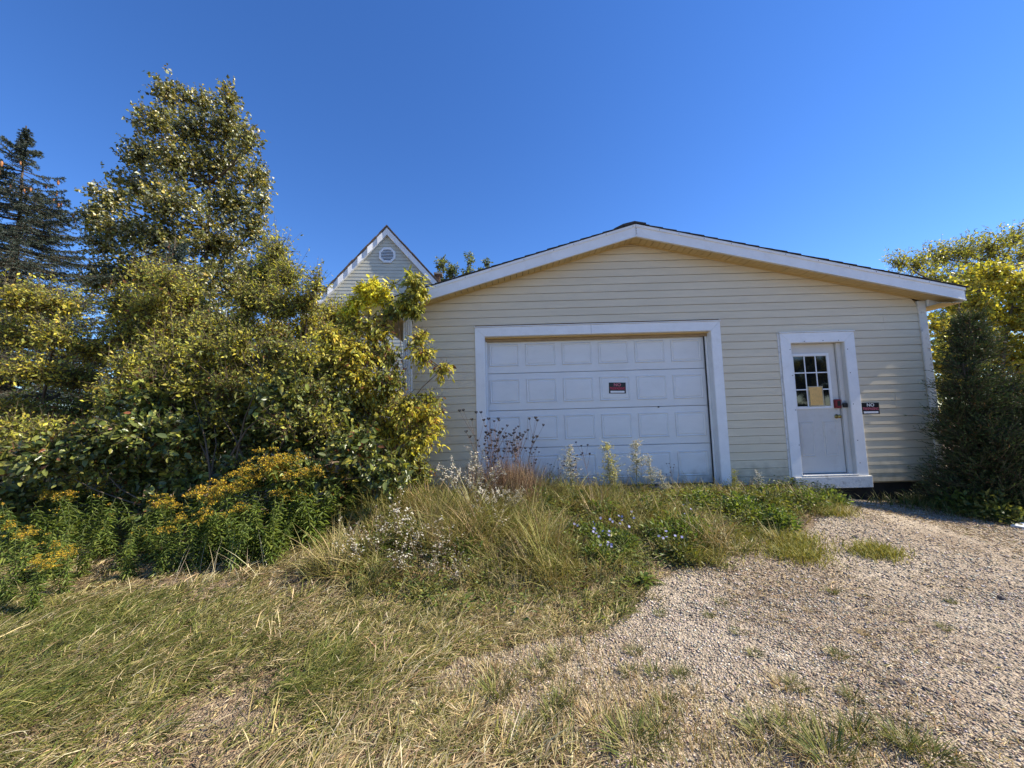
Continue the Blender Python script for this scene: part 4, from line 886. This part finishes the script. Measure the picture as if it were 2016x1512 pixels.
# grass tufts on the gravel: individual plants
def tuft_mesh(seed, n_=90, h=.14, r=.05, pal=LUSH):
    az = rng.uniform(0, 6.28, n_); rr = r * np.sqrt(rng.uniform(0, 1, n_)); X = rr * np.cos(az); Y = rr * np.sin(az); 
    global H
    H0 = H; H = lambda x, y: np.zeros(np.shape(x)) - .0
    me = blades('blades', X, Y, h * rng.uniform(.4, 1.2, n_), az + rng.normal(0, .4, n_), rng.uniform(.1, .6, n_), rng.uniform(.7, 1.6, n_), .004 * rng.uniform(.7, 1.3, n_), pick(pal, n_))
    H = H0; return me
TM = [tuft_mesh(k, 130, .15, .06, LUSH + [(2, (.30, .25, .10))]) for k in range(4)]; TD = [tuft_mesh(k, 110, .13, .06, DRY) for k in range(2)]
big = [(1185, 1440, 2.0), (1300, 1450, 1.6), (1245, 1480, 2.2), (1560, 1440, 1.6), (1510, 1460, 1.8), (1600, 1490, 2.0), (1640, 1510, 2.0), (1690, 1460, 1.4), (1780, 1470, 1.5), (1830, 1500, 1.7), (1540, 1355, 1.3), (1570, 1358, 1.1), (1650, 1297, .9), (1680, 1382, 1.0), (1640, 1170, .8), (1590, 1205, .7), (1420, 1190, .8), (1395, 1215, .7), (1300, 1215, .8), (1485, 1290, .8), (1360, 1370, 1.0), (1340, 1335, 1.0), (1290, 1330, 1.0), (1310, 1390, 1.1), (1060, 1330, 1.6), (960, 1330, 1.7), (980, 1370, 1.8), (1100, 1300, 1.4), (1110, 1385, 1.3), (1090, 1410, 1.4), (930, 1420, 1.6), (850, 1400, 1.5), (1040, 1450, 1.5), (900, 1470, 1.6), (1860, 1240, .7), (1530, 1220, .7), (1455, 1250, .8), (1875, 1190, .6), (1250, 1290, .9), (1240, 1330, 1.0), (1700, 1250, .7)]
for k, (px, py, sc) in enumerate(big):
    p = G(px, py); near = py > 1400
    t = thing('grass_tuft', 'green grass tuft rooted in the gravel near the bottom edge' if near else 'small green grass tuft dotting the open gravel', 'grass tuft', tuple(p), 'grass tufts by the bottom edge' if near else 'grass tufts scattered on the gravel', rng.uniform(0, 6.28)); sc *= .62; t.scale = (sc, sc, sc * rng.uniform(.6, 1.0))
    obj('blades', TM[k % 4] if k % 5 else TD[k % 2], t, 'stuff')

# ------------------------------------------------------------------ gravel stones
def pebbles(n_, x0, x1, y0, y1, s0, s1, name, label):
    X, Y = scatter(n_, x0, x1, y0, y1, lambda X, Y: in_gravel(X, Y, .15) & inview(X, Y) & (1.2 * wav(X, Y, 2.2, 61) + rng.uniform(-1, 1, len(X)) > -.35)); k = len(X)
    s = s0 * (s1 / s0) ** (rng.uniform(0, 1, k) ** 2.2)
    o8 = np.array([[1, 0, 0], [0, 1, 0], [-1, 0, 0], [0, -1, 0], [0, 0, 1.], [0, 0, -1.]])
    V = o8[None] * s[:, None, None] * rng.uniform(.6, 1.2, (k, 6, 1)) * np.array([1, 1, .55]); V[:, :4, 2] += s[:, None] * rng.uniform(-.2, .35, (k, 4))
    a = rng.uniform(0, 6.28, k); ca, sa = np.cos(a), np.sin(a); V = np.stack([V[..., 0] * ca[:, None] - V[..., 1] * sa[:, None], V[..., 0] * sa[:, None] + V[..., 1] * ca[:, None], V[..., 2]], -1)
    V = V + np.stack([X, Y, H(X, Y) + .004 + s * .22 + .008 * wav(X, Y, 25, 5)], 1)[:, None]
    f = np.array([[0, 1, 4], [1, 2, 4], [2, 3, 4], [3, 0, 4], [1, 0, 5], [2, 1, 5], [3, 2, 5], [0, 3, 5]])
    col = pick([(4, (.41, .345, .265)), (3, (.52, .45, .36)), (3, (.30, .245, .18)), (2, (.45, .355, .25)), (1.0, (.68, .61, .52)), (.4, (.17, .14, .11))], k, .2)
    me = np_mesh(name, V.reshape(-1, 3), [(f[None] + (np.arange(k) * 6)[:, None, None]).reshape(-1, 3)], np.repeat(col, 6, 0), MT['pebble'])
    return tag(obj(name, me), label, 'gravel', kind='stuff')
pebbles(105000, -.6, 5.0, 1.2, 3.2, .0035, .0115, 'near_gravel', 'crushed stone gravel covering the near drive')
pebbles(85000, .8, 9.0, 3.0, 6.1, .005, .016, 'far_gravel', 'coarser gravel on the drive toward the entry door')
def rock(seed, s):
    r = np.random.default_rng(seed); V = []; Fc = []
    import bmesh
    bm = bmesh.new(); bmesh.ops.create_icosphere(bm, subdivisions=2, radius=s)
    for v in bm.verts: v.co = v.co * (1 + .25 * math.sin(v.co.x / s * 3 + seed) * math.cos(v.co.y / s * 2.3 + seed) + r.uniform(-.08, .08)); v.co.z *= .6
    me = bpy.data.meshes.new('stone'); bm.to_mesh(me); bm.free(); me.materials.append(MT['stone']); return me
for k, (px, py, s, lb) in enumerate([(1684, 1059, .030, 'dark stone lying alone near the entry door gravel'), (1744, 1357, .022, 'left of three dark stones on the right gravel'), (1773, 1351, .024, 'middle of three dark stones on the right gravel'), (1826, 1364, .018, 'right of three dark stones on the right gravel'), (1972, 1181, .028, 'dark flat stone close to the right edge of the drive')]):
    p = G(px, py); o = obj('stone', rock(k, s)); o.location = (p[0], p[1], p[2] + s * .3); o.rotation_euler = (0, 0, k * 1.3); tag(o, lb, 'stone')
p = G(2006, 1036); bd = thing('scrap_board', 'white painted board lying on gravel at the right edge', 'board', (p[0] + .30, p[1], p[2] + .03)); bd.rotation_euler = (0, math.radians(-3), math.radians(12))
box('plank', -.42, .8, -.07, .07, -.02, .018, MT['trim'], bd, .004); box('plank_edge', -.42, .8, -.10, -.072, -.02, .030, MT['trim'], bd, .004)

# ------------------------------------------------------------------ wild flowers and weeds: each plant a thing
def plant_proto(name, label, cat, group, fn):
    t = thing(name, label, cat, (0, -50, 0), group); fn(t); return t
def stem_curve(h, lean, az, n_=7):
    s = np.linspace(0, 1, n_); return np.stack([np.cos(az) * lean * h * s ** 1.8, np.sin(az) * lean * h * s ** 1.8, h * (s - .12 * lean * s ** 3)], 1)
def along(pts, u):
    s = np.linspace(0, 1, len(pts)); return np.stack([np.interp(u, s, pts[:, i]) for i in range(3)], -1)
def goldenrod(t, h=1.0, nst=4, rac=(7, 12)):
    st = Tubes(); C, A, N_, L_, W_ = [], [], [], [], []; FC, FA, FN, FL = [], [], [], []; fb = Tubes()
    for s in range(nst):
        az = rng.uniform(0, 6.28); hh = h * rng.uniform(.75, 1.1); pts = stem_curve(hh, rng.uniform(.05, .45), az) + np.array([rng.normal(0, .05), rng.normal(0, .05), 0]); st.add(pts, np.linspace(.005, .0025, 7), 5)
        nl = 62; u = np.linspace(.03, .93, nl); p = along(pts, u); a = np.arange(nl) * 2.4 + rng.uniform(0, 6); dz = rng.uniform(-.45, .35, nl)
        C.append(p); A.append(np.stack([np.cos(a), np.sin(a), dz], 1)); N_.append(np.tile([0, 0, 1.], (nl, 1)) + .3 * unit_rand(nl)); l_ = .135 * (1.15 - .55 * u) * rng.uniform(.8, 1.2, nl); L_.append(l_); W_.append(l_ * .19)
        for k in range(rng.integers(*rac)):       # arching racemes of tiny heads
            ub = rng.uniform(.84, 1.0); p0 = along(pts, np.array([ub]))[0]; a2 = rng.uniform(0, 6.28); rl = .15 * (1.25 - ub) / .45 * rng.uniform(.7, 1.2) + .05
            q = np.linspace(0, 1, 5); rp = p0 + np.stack([np.cos(a2) * rl * q, np.sin(a2) * rl * q, rl * (.75 * q - .65 * q ** 2)], 1); fb.add(rp, [.002] * 5, 3)
            nf = 24; uu = rng.uniform(.12, 1, nf); pf = along(rp, uu) + rng.normal(0, .009, (nf, 3)) + np.array([0, 0, .006]); FC.append(pf); FA.append(nrm(unit_rand(nf) + np.array([0, 0, .6]))); FN.append(unit_rand(nf)); FL.append(rng.uniform(.012, .025, nf))
    obj('stems', st.mesh('stems', MT['stemgreen']), t); obj('flower_branches', fb.mesh('flower_branches', MT['stemgreen']), t, 'stuff')
    C, A, N_, L_, W_ = map(np.concatenate, (C, A, N_, L_, W_)); obj('leaves', leaf_mesh('leaves', C, A, N_, L_, W_, pick([(4, (.13, .18, .04)), (3, (.21, .26, .055)), (1, (.075, .11, .03))], len(C)), MT['leaf'], 6, .25), t, 'stuff')
    FC, FA, FN, FL = map(np.concatenate, (FC, FA, FN, FL)); obj('flowers', leaf_mesh('flowers', FC, FA, FN, FL, FL * .8, pick([(4, (.54, .35, .03)), (3, (.62, .45, .04)), (3, (.36, .20, .035)), (2, (.28, .25, .05))], len(FC), .3), MT['petal'], 4), t, 'stuff')
MT['stemgreen'] = surf('green_stem', (.10, .12, .035), .6, .2, 20); MT['stembrown'] = surf('brown_stem', (.17, .10, .06), .8, .3, 20); MT['stemgrey'] = surf('grey_green_stem', (.16, .16, .09), .8, .3, 20)
PROTO = []
def hide_away(o):   # prototypes become the first placed plant
    return o
gsp = [(25, 1010, 5.0, .95), (60, 1045, 4.6, .85), (15, 1075, 4.2, .85), (150, 1030, 4.6, .95), (185, 1040, 4.5, .85), (35, 1140, 3.8, .70), (100, 1130, 3.9, .65), (60, 1195, 3.3, .55), (120, 1185, 3.6, .55), (230, 1110, 4.0, .6),
       (330, 1080, 4.3, .8), (385, 1070, 4.4, .95), (430, 1060, 4.4, 1.10), (465, 1070, 4.3, 1.0), (510, 1050, 4.5, 1.15), (545, 1050, 4.5, 1.25), (580, 1045, 4.55, 1.30), (608, 1050, 4.6, 1.2), (440, 1100, 4.1, .85), (560, 1095, 4.2, .9), (350, 1110, 4.0, .7), (500, 1110, 4.05, .8), (625, 1085, 4.4, .9), (300, 1090, 4.2, .75), (270, 1070, 4.4, .8), (405, 1100, 4.1, .85), (475, 1110, 4.1, .9), (530, 1110, 4.1, .85), (595, 1090, 4.3, 1.0), (385, 1115, 3.95, .7), (455, 1120, 3.95, .7), (535, 1120, 4.0, .7), (200, 1080, 4.3, .8), (130, 1090, 4.2, .8), (80, 1085, 4.3, .8), (160, 1130, 3.9, .6), (15, 1180, 3.5, .6), (75, 1150, 3.8, .65), (250, 1140, 3.85, .55), (310, 1130, 3.9, .6), (640, 1060, 4.6, .9)]
protos = []
for k, (px, py, Y, h) in enumerate(gsp):
    p = P(px, py + 90, Y); loc = (p[0], Y, gz_(p[0], Y)); lb = 'goldenrod at the left edge' if px < 260 else 'goldenrod clump in front of the dogwood'; gr = 'goldenrod at the left edge' if px < 260 else 'goldenrod before the dogwood'
    if k < 5:
        t = thing('goldenrod', lb, 'goldenrod', loc, gr, rng.uniform(0, 6.28)); goldenrod(t, 1.0, 4, (8, 13) if k in (0, 1, 3) else (0, 2)); t.scale = (h * .8,) * 3; protos.append(t)
    else:
        t = copy_tree(protos[[0, 1, 3][k % 3] if k in (5, 7, 8, 10, 11, 12, 13, 14, 15, 16, 17, 18, 19, 20) else [2, 4][k % 2]], loc, rng.uniform(0, 6.28), lb, h * .8); t['group'] = gr
    t.rotation_euler[0] = rng.uniform(-.12, .12); t.rotation_euler[1] = rng.uniform(-.20, .10)
# white heath aster
def aster(t, h=.6, dense=1.0, fl=(.72, .68, .58)):
    st = Tubes(); FC = []; LC = []
    for s in range(9):
        pts = stem_curve(h * rng.uniform(.6, 1.05), rng.uniform(.1, .75), rng.uniform(0, 6.28)); st.add(pts, np.linspace(.0028, .0012, 7), 4)
        for k in range(9):
            u = rng.uniform(.35, 1); p0 = along(pts, np.array([u]))[0]; d = nrm(rng.normal(size=3) + np.array([0, 0, .8])); ln = rng.uniform(.04, .13); st.many(p0[None], (p0 + d * ln)[None], [.0013], [.0008])
            nf = int(9 * dense); FC.append(p0 + d * ln * rng.uniform(.3, 1.05, (nf, 1)) + rng.normal(0, .012, (nf, 3)))
        LC.append(along(pts, rng.uniform(.1, .95, 26)) + rng.normal(0, .012, (26, 3)))
    obj('stems', st.mesh('stems', MT['stembrown']), t)
    LC = np.concatenate(LC); n_ = len(LC); ll = rng.uniform(.02, .05, n_); obj('leaves', leaf_mesh('leaves', LC, unit_rand(n_), unit_rand(n_), ll, ll * .25, pick([(3, (.12, .14, .04)), (2, (.2, .17, .07))], n_), MT['leaf'], 4), t, 'stuff')
    FC = np.concatenate(FC); n_ = len(FC)
    # each head: three crossed petals blades -> star of six petals
    A = unit_rand(n_); N0 = nrm(np.array([.2, -.3, .9]) + .6 * unit_rand(n_)); S1 = nrm(np.cross(N0, A)); T1 = np.cross(N0, S1); r_ = rng.uniform(.009, .016, n_)[:, None]; cc, aa, nn, lls = [], [], [], []
    for k in range(3):
        a = k * math.pi / 3; d = math.cos(a) * S1 + math.sin(a) * T1; cc.append(FC - d * r_); aa.append(d); nn.append(N0); lls.append(2 * r_[:, 0])
    cc, aa, nn, lls = map(np.concatenate, (cc, aa, nn, lls)); obj('flowers', leaf_mesh('flowers', cc, aa, nn, lls, lls * .5, pick([(5, fl), (1, (.62, .55, .36))], len(cc), .12), MT['petal'], 4, 0.), t, 'stuff')
asp = [(915, 985, 5.25, .72, 1), (945, 985, 5.2, .80, 1), (965, 1010, 4.9, .50, 1), (1010, 1020, 4.9, .48, 0), (780, 1070, 4.2, .6, 0), (740, 1110, 3.9, .55, 0), (820, 1100, 4.0, .5, 0), (870, 1120, 3.8, .5, 0), (850, 1160, 3.5, .45, 0), (790, 1150, 3.6, .45, 0), (900, 1175, 3.4, .4, 0), (700, 1130, 3.8, .5, 0), (940, 1050, 4.5, .5, 0), (980, 1070, 4.3, .45, 0)]
ap = []
for k, (px, py, Y, h, d) in enumerate(asp):
    p = P(px, py + 25, Y); loc = (p[0], Y, gz_(p[0], Y)); lb = 'bushy white aster in bloom beside the overhead door casing' if d else 'low white-flowered aster in the tangled grass'; gr = 'white asters by the door casing' if d else 'white asters in the grass'
    if k in (0, 2, 4, 6): t = thing('white_aster', lb, 'aster', loc, gr); aster(t, .75, 1.3 if d else .30); ap.append(t); t.scale = (h / .75,) * 3
    else: t = copy_tree(ap[0] if d else ap[-1], loc, rng.uniform(0, 6.28), lb, h / .75); t['group'] = gr
# dead wild carrot with dark seed heads
def wild_carrot(t, h=1.05):
    st = Tubes(); FC = []
    pts = stem_curve(h, rng.uniform(.0, .18), rng.uniform(0, 6.28)); st.add(pts, np.linspace(.004, .002, 7), 5); ends = [pts[-1]]
    for k in range(6):
        u = rng.uniform(.45, .9); p0 = along(pts, np.array([u]))[0]; a = rng.uniform(0, 6.28); ln = rng.uniform(.15, .32) * h; q = np.linspace(0, 1, 5); bp = p0 + np.stack([np.cos(a) * ln * .45 * q, np.sin(a) * ln * .45 * q, ln * q ** 1.2], 1); st.add(bp, np.linspace(.0025, .0014, 5), 4); ends.append(bp[-1])
    st.many(np.repeat(pts[:1], 1, 0), np.repeat(pts[:1] + [[.0, 0, .01]], 1, 0), [.004], [.004])
    for e in ends:      # bird's-nest head: ribs curling inward
        for k in range(11):
            a = k * .571; r_ = rng.uniform(.012, .022); q = np.linspace(0, 1, 4); rp = e + np.stack([np.cos(a) * r_ * np.sin(q * 2.2), np.sin(a) * r_ * np.sin(q * 2.2), .030 * q], 1); FC.append(rp)
    hd = Tubes(); [hd.add(r, [.0016, .0028, .0030, .0022], 3) for r in FC]
    obj('stems', st.mesh('stems', MT['stembrown']), t); obj('seed_heads', hd.mesh('seed_heads', MT['seed']), t, 'stuff')
MT['seed'] = surf('dark_seed_head', (.040, .026, .020), .9, .3, 30)
wp = []
for k in range(26):
    px = 945 + (k * 37 % 100) + rng.uniform(-6, 6); Y = rng.uniform(5.2, 5.75); h = rng.uniform(.78, 1.18) * (1 if px < 1030 else .75); lb = 'dead brown wild carrot stalk in the clump at the door casing'; gr = 'dead wild carrot clump'
    if k >= 20: px = [1090, 1120, 1165, 1075, 1330, 1140][k - 20]; h = [.55, .5, .75, .5, .45, .6][k - 20]; Y = rng.uniform(5.3, 5.7); lb = 'short dead wild carrot stalk against the white overhead door'; gr = 'stray dead wild carrot stalks'
    p = P(px, 950, Y); loc = (p[0], Y, gz_(p[0], Y))
    if k < 5: t = thing('wild_carrot', lb, 'dried flower', loc, gr); wild_carrot(t); wp.append(t); t.scale = (h,) * 3
    else: t = copy_tree(wp[k % 5], loc, rng.uniform(0, 6.28), lb, h); t['group'] = gr
    t.rotation_euler[0] = rng.uniform(-.15, .15); t.rotation_euler[1] = rng.uniform(-.18, .18)
# dry brown stalks behind them
gg = [G(960, 975), G(1010, 975), G(985, 985), G(900, 985)]
X = np.concatenate([rng.normal(-.25, .22, 1700), rng.normal(.02, .16, 2300)]); Y = rng.normal(5.45, .16, 4000); k = len(X)
o = obj('dry_stalks', blades('dry_stalks', X, Y, rng.uniform(.2, .75, k) ** 1.2, rng.uniform(0, 6.28, k), rng.uniform(0, .25, k), rng.uniform(.1, .7, k), np.full(k, .004), pick([(4, (.20, .12, .07)), (2, (.30, .20, .12)), (1, (.42, .33, .2))], k), 'dry')); tag(o, 'dry brown stalks crowded under the dead wild carrot', 'weeds', kind='stuff')
X = np.concatenate([P(px, 1170, 3.75)[0] + rng.normal(0, .16, 9) for px in (350, 400, 440, 480, 530, 20, 60)]); k = len(X); Y = 3.75 + rng.normal(0, .15, k)
o = obj('straw_stems', blades('straw_stems', X, Y, rng.uniform(.15, .50, k), rng.uniform(0, 6.28, k), rng.uniform(0, .6, k), rng.uniform(.3, 1.1, k), np.full(k, .0032), pick([(3, (.55, .46, .28)), (2, (.66, .58, .40))], k), 'dry')); tag(o, 'thin pale straw stems standing before the goldenrod', 'weeds', kind='stuff')
# horseweed: pale fluffy spires
def horseweed(t, h=.7, leafy_=1.0, pal=None):
    st = Tubes(); FC = []; pts = stem_curve(h, rng.uniform(0, .12), rng.uniform(0, 6.28)); st.add(pts, np.linspace(.006, .002, 7), 5)
    for k in range(85):
        u = rng.uniform(.36, .98); p0 = along(pts, np.array([u]))[0]; d = nrm(rng.normal(size=3) * np.array([1, 1, .3]) + np.array([0, 0, .9])); ln = rng.uniform(.06, .17) * (1.3 - u) / .6 * h; st.many(p0[None], (p0 + d * ln)[None], [.0014], [.0008]); FC.append(p0 + d * ln * rng.uniform(.3, 1.05, (9, 1)) + rng.normal(0, .008, (9, 3)))
    obj('stems', st.mesh('stems', MT['stemgrey']), t); FC = np.concatenate(FC); n_ = len(FC); fl = rng.uniform(.012, .024, n_); obj('seed_fluff', leaf_mesh('seed_fluff', FC, unit_rand(n_), unit_rand(n_), fl, fl * .7, pick(pal or [(3, (.55, .52, .40)), (2, (.38, .36, .22)), (1, (.7, .66, .56))], n_), MT['petal'], 4), t, 'stuff')
    nl = int(60 * leafy_); u = rng.uniform(.05, .75, nl); a = rng.uniform(0, 6.28, nl); ll = rng.uniform(.04, .085, nl); obj('leaves', leaf_mesh('leaves', along(pts, u), np.stack([np.cos(a), np.sin(a), rng.uniform(-.5, .5, nl)], 1), np.tile([0, 0, 1.], (nl, 1)), ll, ll * .14, pick([(3, (.14, .17, .04)), (2, (.22, .20, .06))], nl), MT['leaf'], 6, .3), t, 'stuff')
for px, py, Y, h, lb, pl in [(1125, 975, 5.55, .80, 'thin grey horseweed spire left of the pale goldenrod', None), (1203, 985, 5.35, .85, 'pale yellow flowering goldenrod spire before the overhead door', [(4, (.52, .46, .16)), (2, (.40, .38, .10)), (1, (.6, .56, .34))]), (1212, 985, 5.4, .60, 'shorter pale spire beside the pale goldenrod', [(4, (.46, .42, .16)), (2, (.34, .34, .10))]), (1255, 970, 5.6, .85, 'fluffy grey horseweed before the overhead door', None), (1285, 970, 5.55, .62, 'bushy grey horseweed at the right of the fluffy one', None), (1310, 975, 5.5, .42, 'low grey-green horseweed nearest the right door casing', None), (1447, 975, 5.5, .42, 'yellow-green weed spire at the foot of the right casing', [(4, (.42, .38, .06)), (2, (.30, .30, .06))]), (1495, 975, 5.5, .40, 'small white-flecked weed below the siding between doors', [(4, (.62, .6, .55)), (2, (.3, .3, .2))]), (1610, 985, 5.45, .28, 'small white weed in front of the entry step', [(4, (.7, .7, .66)), (2, (.3, .3, .2))])]:
    p = P(px, py, Y); t = thing('horseweed', lb, 'weed', (p[0], Y, gz_(p[0], Y))); horseweed(t, 1.0, pal=pl); t.scale = (h * 1.5, h * 1.5, h)
# chicory with blue flowers
def chicory(t, h=.5):
    st = Tubes(); FC = []
    for s in range(7):
        pts = stem_curve(h * rng.uniform(.5, 1), rng.uniform(.2, .9), rng.uniform(0, 6.28)); st.add(pts, np.linspace(.003, .0015, 7), 4)
        for u in (1.0, .85): 
            if rng.uniform() < .38: FC.append(along(pts, np.array([u]))[0] + rng.normal(0, .008, 3))
    obj('stems', st.mesh('stems', MT['stemgreen']), t)
    for c in FC:
        n_ = 12; a = np.arange(n_) * 2 * math.pi / n_; ax = nrm(np.array([.1, -.6, .7]) + .3 * rng.normal(size=3)); s1 = nrm(np.cross(ax, [0.3, 1, .2])); s2 = np.cross(ax, s1); A = np.cos(a)[:, None] * s1 + np.sin(a)[:, None] * s2 + .15 * ax
        obj('flower', leaf_mesh('flower', np.repeat(c[None], n_, 0), A, np.repeat(ax[None], n_, 0), np.full(n_, .016), np.full(n_, .008), pick([(1, (.42, .42, .68)), (1, (.52, .50, .72))], n_, .1), MT['petal'], 4, .05), t)
for k, (px, py) in enumerate([(1165, 1040), (1190, 1055), (1215, 1035), (1245, 1030), (1230, 1065), (1340, 1010), (1205, 1080), (1320, 1075)]):
    p = G(px, py + 25); t = thing('chicory', 'sprawling chicory with pale blue flowers amid the meadow grass', 'chicory', tuple(p), 'chicory plants in the meadow'); chicory(t, .30)
# broad-leaved rosettes
def rosette(t, n_=18, ln=.20, asp=.24, pal=None, lift=.7):
    a = np.arange(n_) * 2.4; C = np.stack([.01 * np.cos(a), .01 * np.sin(a), np.full(n_, .01)], 1); el = np.linspace(lift * 1.6, .15, n_)
    for k in range(n_):
        L = ln * rng.uniform(.6, 1.1); W = L * asp; q = np.linspace(0, 1, 7); wq = W * np.array([.15, .45, .8, 1.0, .9, .55, .05]) * (1 + rng.uniform(-.12, .12, 7)); d = np.array([math.cos(a[k]), math.sin(a[k])]); sd = np.array([-d[1], d[0]])
        V = []; e = el[k] + rng.normal(0, .1); zq = L * (math.sin(max(.05, e)) * q - .45 * q ** 2.2) + .012; zq = np.maximum(zq, .008); rq = L * q * math.cos(min(1.3, e))
        for i in range(7):
            for s_, dz in ((-.5, .12), (0, 0), (.5, .12)): V.append((d[0] * rq[i] + sd[0] * wq[i] * s_, d[1] * rq[i] + sd[1] * wq[i] * s_, zq[i] + wq[i] * dz * (1 if i < 6 else 0)))
        f = np.array([[i * 3 + j, i * 3 + j + 1, i * 3 + 4 + j, i * 3 + 3 + j] for i in range(6) for j in range(2)])
        obj('leaf', np_mesh('leaf', np.array(V), [f], np.repeat(pick(pal, 1, .15), len(V), 0), MT['leaf'], True), t)
RP = [(4, (.14, .19, .04)), (2, (.22, .26, .07)), (1, (.08, .12, .03))]
for px, py, ln, n_, lb in [(1225, 1105, .24, 20, 'large green dock rosette at the gravel edge'), (1085, 1055, .24, 18, 'upright pale rosette amid the meadow weeds'), (1270, 1150, .17, 18, 'dark rosette alone on the gravel fringe'), (1230, 1150, .10, 12, 'tiny grey-green rosette left of the dark one'), (1310, 1090, .20, 18, 'leafy rosette below the chicory flowers'), (1345, 1080, .18, 18, 'right leafy rosette beside the short yellow grass'), (1290, 1075, .18, 16, 'rosette tucked behind the leafy pair by the chicory')]:
    p = G(px, py); t = thing('rosette', lb, 'weed', (p[0], p[1], p[2])); rosette(t, n_, ln, .26, RP, .8 if '1085' not in lb else 1.2)
# bushy low weeds
def low_weed(t, r=.22, h=.22, pal=RP, n_=520):
    u = unit_rand(n_); u[:, 2] = np.abs(u[:, 2]); C = u * np.array([r, r, h]) * rng.uniform(.3, 1, (n_, 1)) ; ll = rng.uniform(.025, .06, n_); st = Tubes(); k = 24; st.many(np.zeros((k, 3)), C[:k], np.full(k, .003), np.full(k, .0012)); obj('stems', st.mesh('stems', MT['stemgreen']), t)
    obj('leaves', leaf_mesh('leaves', C, nrm(u + .8 * unit_rand(n_)), nrm(unit_rand(n_) + np.array([0, 0, 1])), ll, ll * .42, pick(pal, n_), MT['leaf'], 6), t, 'stuff')
lw = []
for k, (px, py, sc, lb) in enumerate([(1310, 1060, 1.2, 'dark green bushy weed below the chicory'), (1360, 1055, 1.1, 'dark green bushy weed beside the bright grass'), (1345, 1095, .9, 'low green weed at the gravel edge under the bushy ones'), (1640, 985, .9, 'leafy weed at the left foot of the entry step'), (1590, 990, 1.1, 'olive weed mound under the entry step'), (1520, 1000, 1.3, 'olive weed mound between the two doors'), (1455, 1005, 1.2, 'olive weed mound at the right casing foot'), (1060, 990, 1.2, 'green weed mound before the door at the carrot clump'), (1150, 1000, 1.1, 'green weed mound under the grey horseweed'), (1380, 990, 1.1, 'green weed mound before the right end of the overhead door'), (1900, 1000, 1.5, 'sunlit leafy weed under the cedar'), (1960, 1015, 1.5, 'sunlit leafy weed at the right end of the verge'), (700, 1010, 1.6, 'green weed mound at the foot of the yellow shrub'), (780, 1000, 1.5, 'green weed mound beside the garage corner'), (640, 1040, 1.5, 'green weed mound right of the goldenrod')]):
    p = G(px, py + 8); p[1] = min(p[1], 5.85)
    if k < 3: t = thing('low_weed', lb, 'weed', (p[0], p[1], gz_(p[0], p[1]))); low_weed(t, pal=RP if k < 2 else [(3, (.14, .16, .04)), (2, (.2, .19, .05)), (1, (.08, .11, .03))]); lw.append(t); t.scale = (sc,) * 3
    else: copy_tree(lw[k % 3], (p[0], p[1], gz_(p[0], p[1])), rng.uniform(0, 6.28), lb, sc)

# trees across the drive, behind the viewer: they show in the glass of the entry door
by_name = {o.name: o for o in scn.objects}
mir = [('bushy_tree', 16.0, -13, 1.3), ('bushy_tree', 18.5, -13.5, 1.35), ('bushy_tree', 21.0, -13, 1.3), ('bushy_tree', 23.5, -13.5, 1.3), ('bushy_tree', 13.0, -13, 1.2), ('olive_sapling', 17.2, -12.5, 1.4), ('olive_sapling', 19.8, -12.5, 1.4), ('olive_sapling', 22.3, -12.5, 1.4), ('dogwood_shrub', 18.0, -12.0, 1.0), ('dogwood_shrub', 23.0, -12.0, 1.0), ('dogwood_shrub', 20.5, -11.0, .9), ('dogwood_shrub', 16.0, -11.0, .9), ('dogwood_shrub', 26.5, -11.5, 1.0)]
for k, (nm, x_, y_, sc) in enumerate(mir):
    t = copy_tree(by_name[nm], (x_, y_, gz_(x_, y_)), 0.0 if 'dog' in nm else rng.uniform(0, 6.28), 'one of the trees across the drive mirrored in the entry door glass', sc); t['group'] = 'trees mirrored in the door glass'; t['category'] = 'tree'
# more leafy weeds through the meadow
for k in range(38):
    px = rng.uniform(680, 1620); lo = 985 if px > 1000 else 1010; py = rng.uniform(lo, 1120 - 60 * (px > 1350)); p = G(px, py)
    if p[1] > 5.8 or not inpoly(np.array([p[0]]), np.array([p[1]]), MEAD)[0]: continue
    t = copy_tree(lw[k % 3], (p[0], p[1], gz_(p[0], p[1])), rng.uniform(0, 6.28), 'bushy green weed mixed into the meadow grass', rng.uniform(.6, 1.15)); t['group'] = 'weeds in the meadow'
# ordinal labels for look-alikes, counted from the left of the photo
ORD = ['first', 'second', 'third', 'fourth', 'fifth', 'sixth', 'seventh', 'eighth', 'ninth', 'tenth', 'eleventh', 'twelfth', 'thirteenth', 'fourteenth', 'fifteenth', 'sixteenth', 'seventeenth', 'eighteenth', 'nineteenth', 'twentieth']
ORD += ['twenty-' + o for o in ORD[:9]] + ['thirtieth'] + ['thirty-' + o for o in ORD[:9]]
for gname, txt in {'goldenrod before the dogwood': '%s goldenrod clump from the left in front of the dogwood', 'goldenrod at the left edge': '%s goldenrod clump counted from the left photo edge', 'white asters in the grass': '%s low white aster from the left in the tangled grass',
                   'white asters by the door casing': '%s bushy white aster from the left beside the door casing', 'grass tufts by the bottom edge': '%s grass tuft from the left near the bottom edge', 'grass tufts scattered on the gravel': '%s small grass tuft from the left on the open gravel',
                   'chicory plants in the meadow': '%s blue-flowered chicory from the left in the meadow', 'dead wild carrot clump': '%s dead brown wild carrot stalk from the left at the casing', 'stray dead wild carrot stalks': '%s stray dead carrot stalk from the left before the overhead door', 'weeds in the meadow': '%s bushy green weed from the left in the meadow grass'}.items():
    L_ = sorted([o for o in scn.objects if o.get('group') == gname], key=lambda o: o.location.x / max(.3, o.location.y))
    for q, o in enumerate(L_): o['label'] = txt % ORD[q]
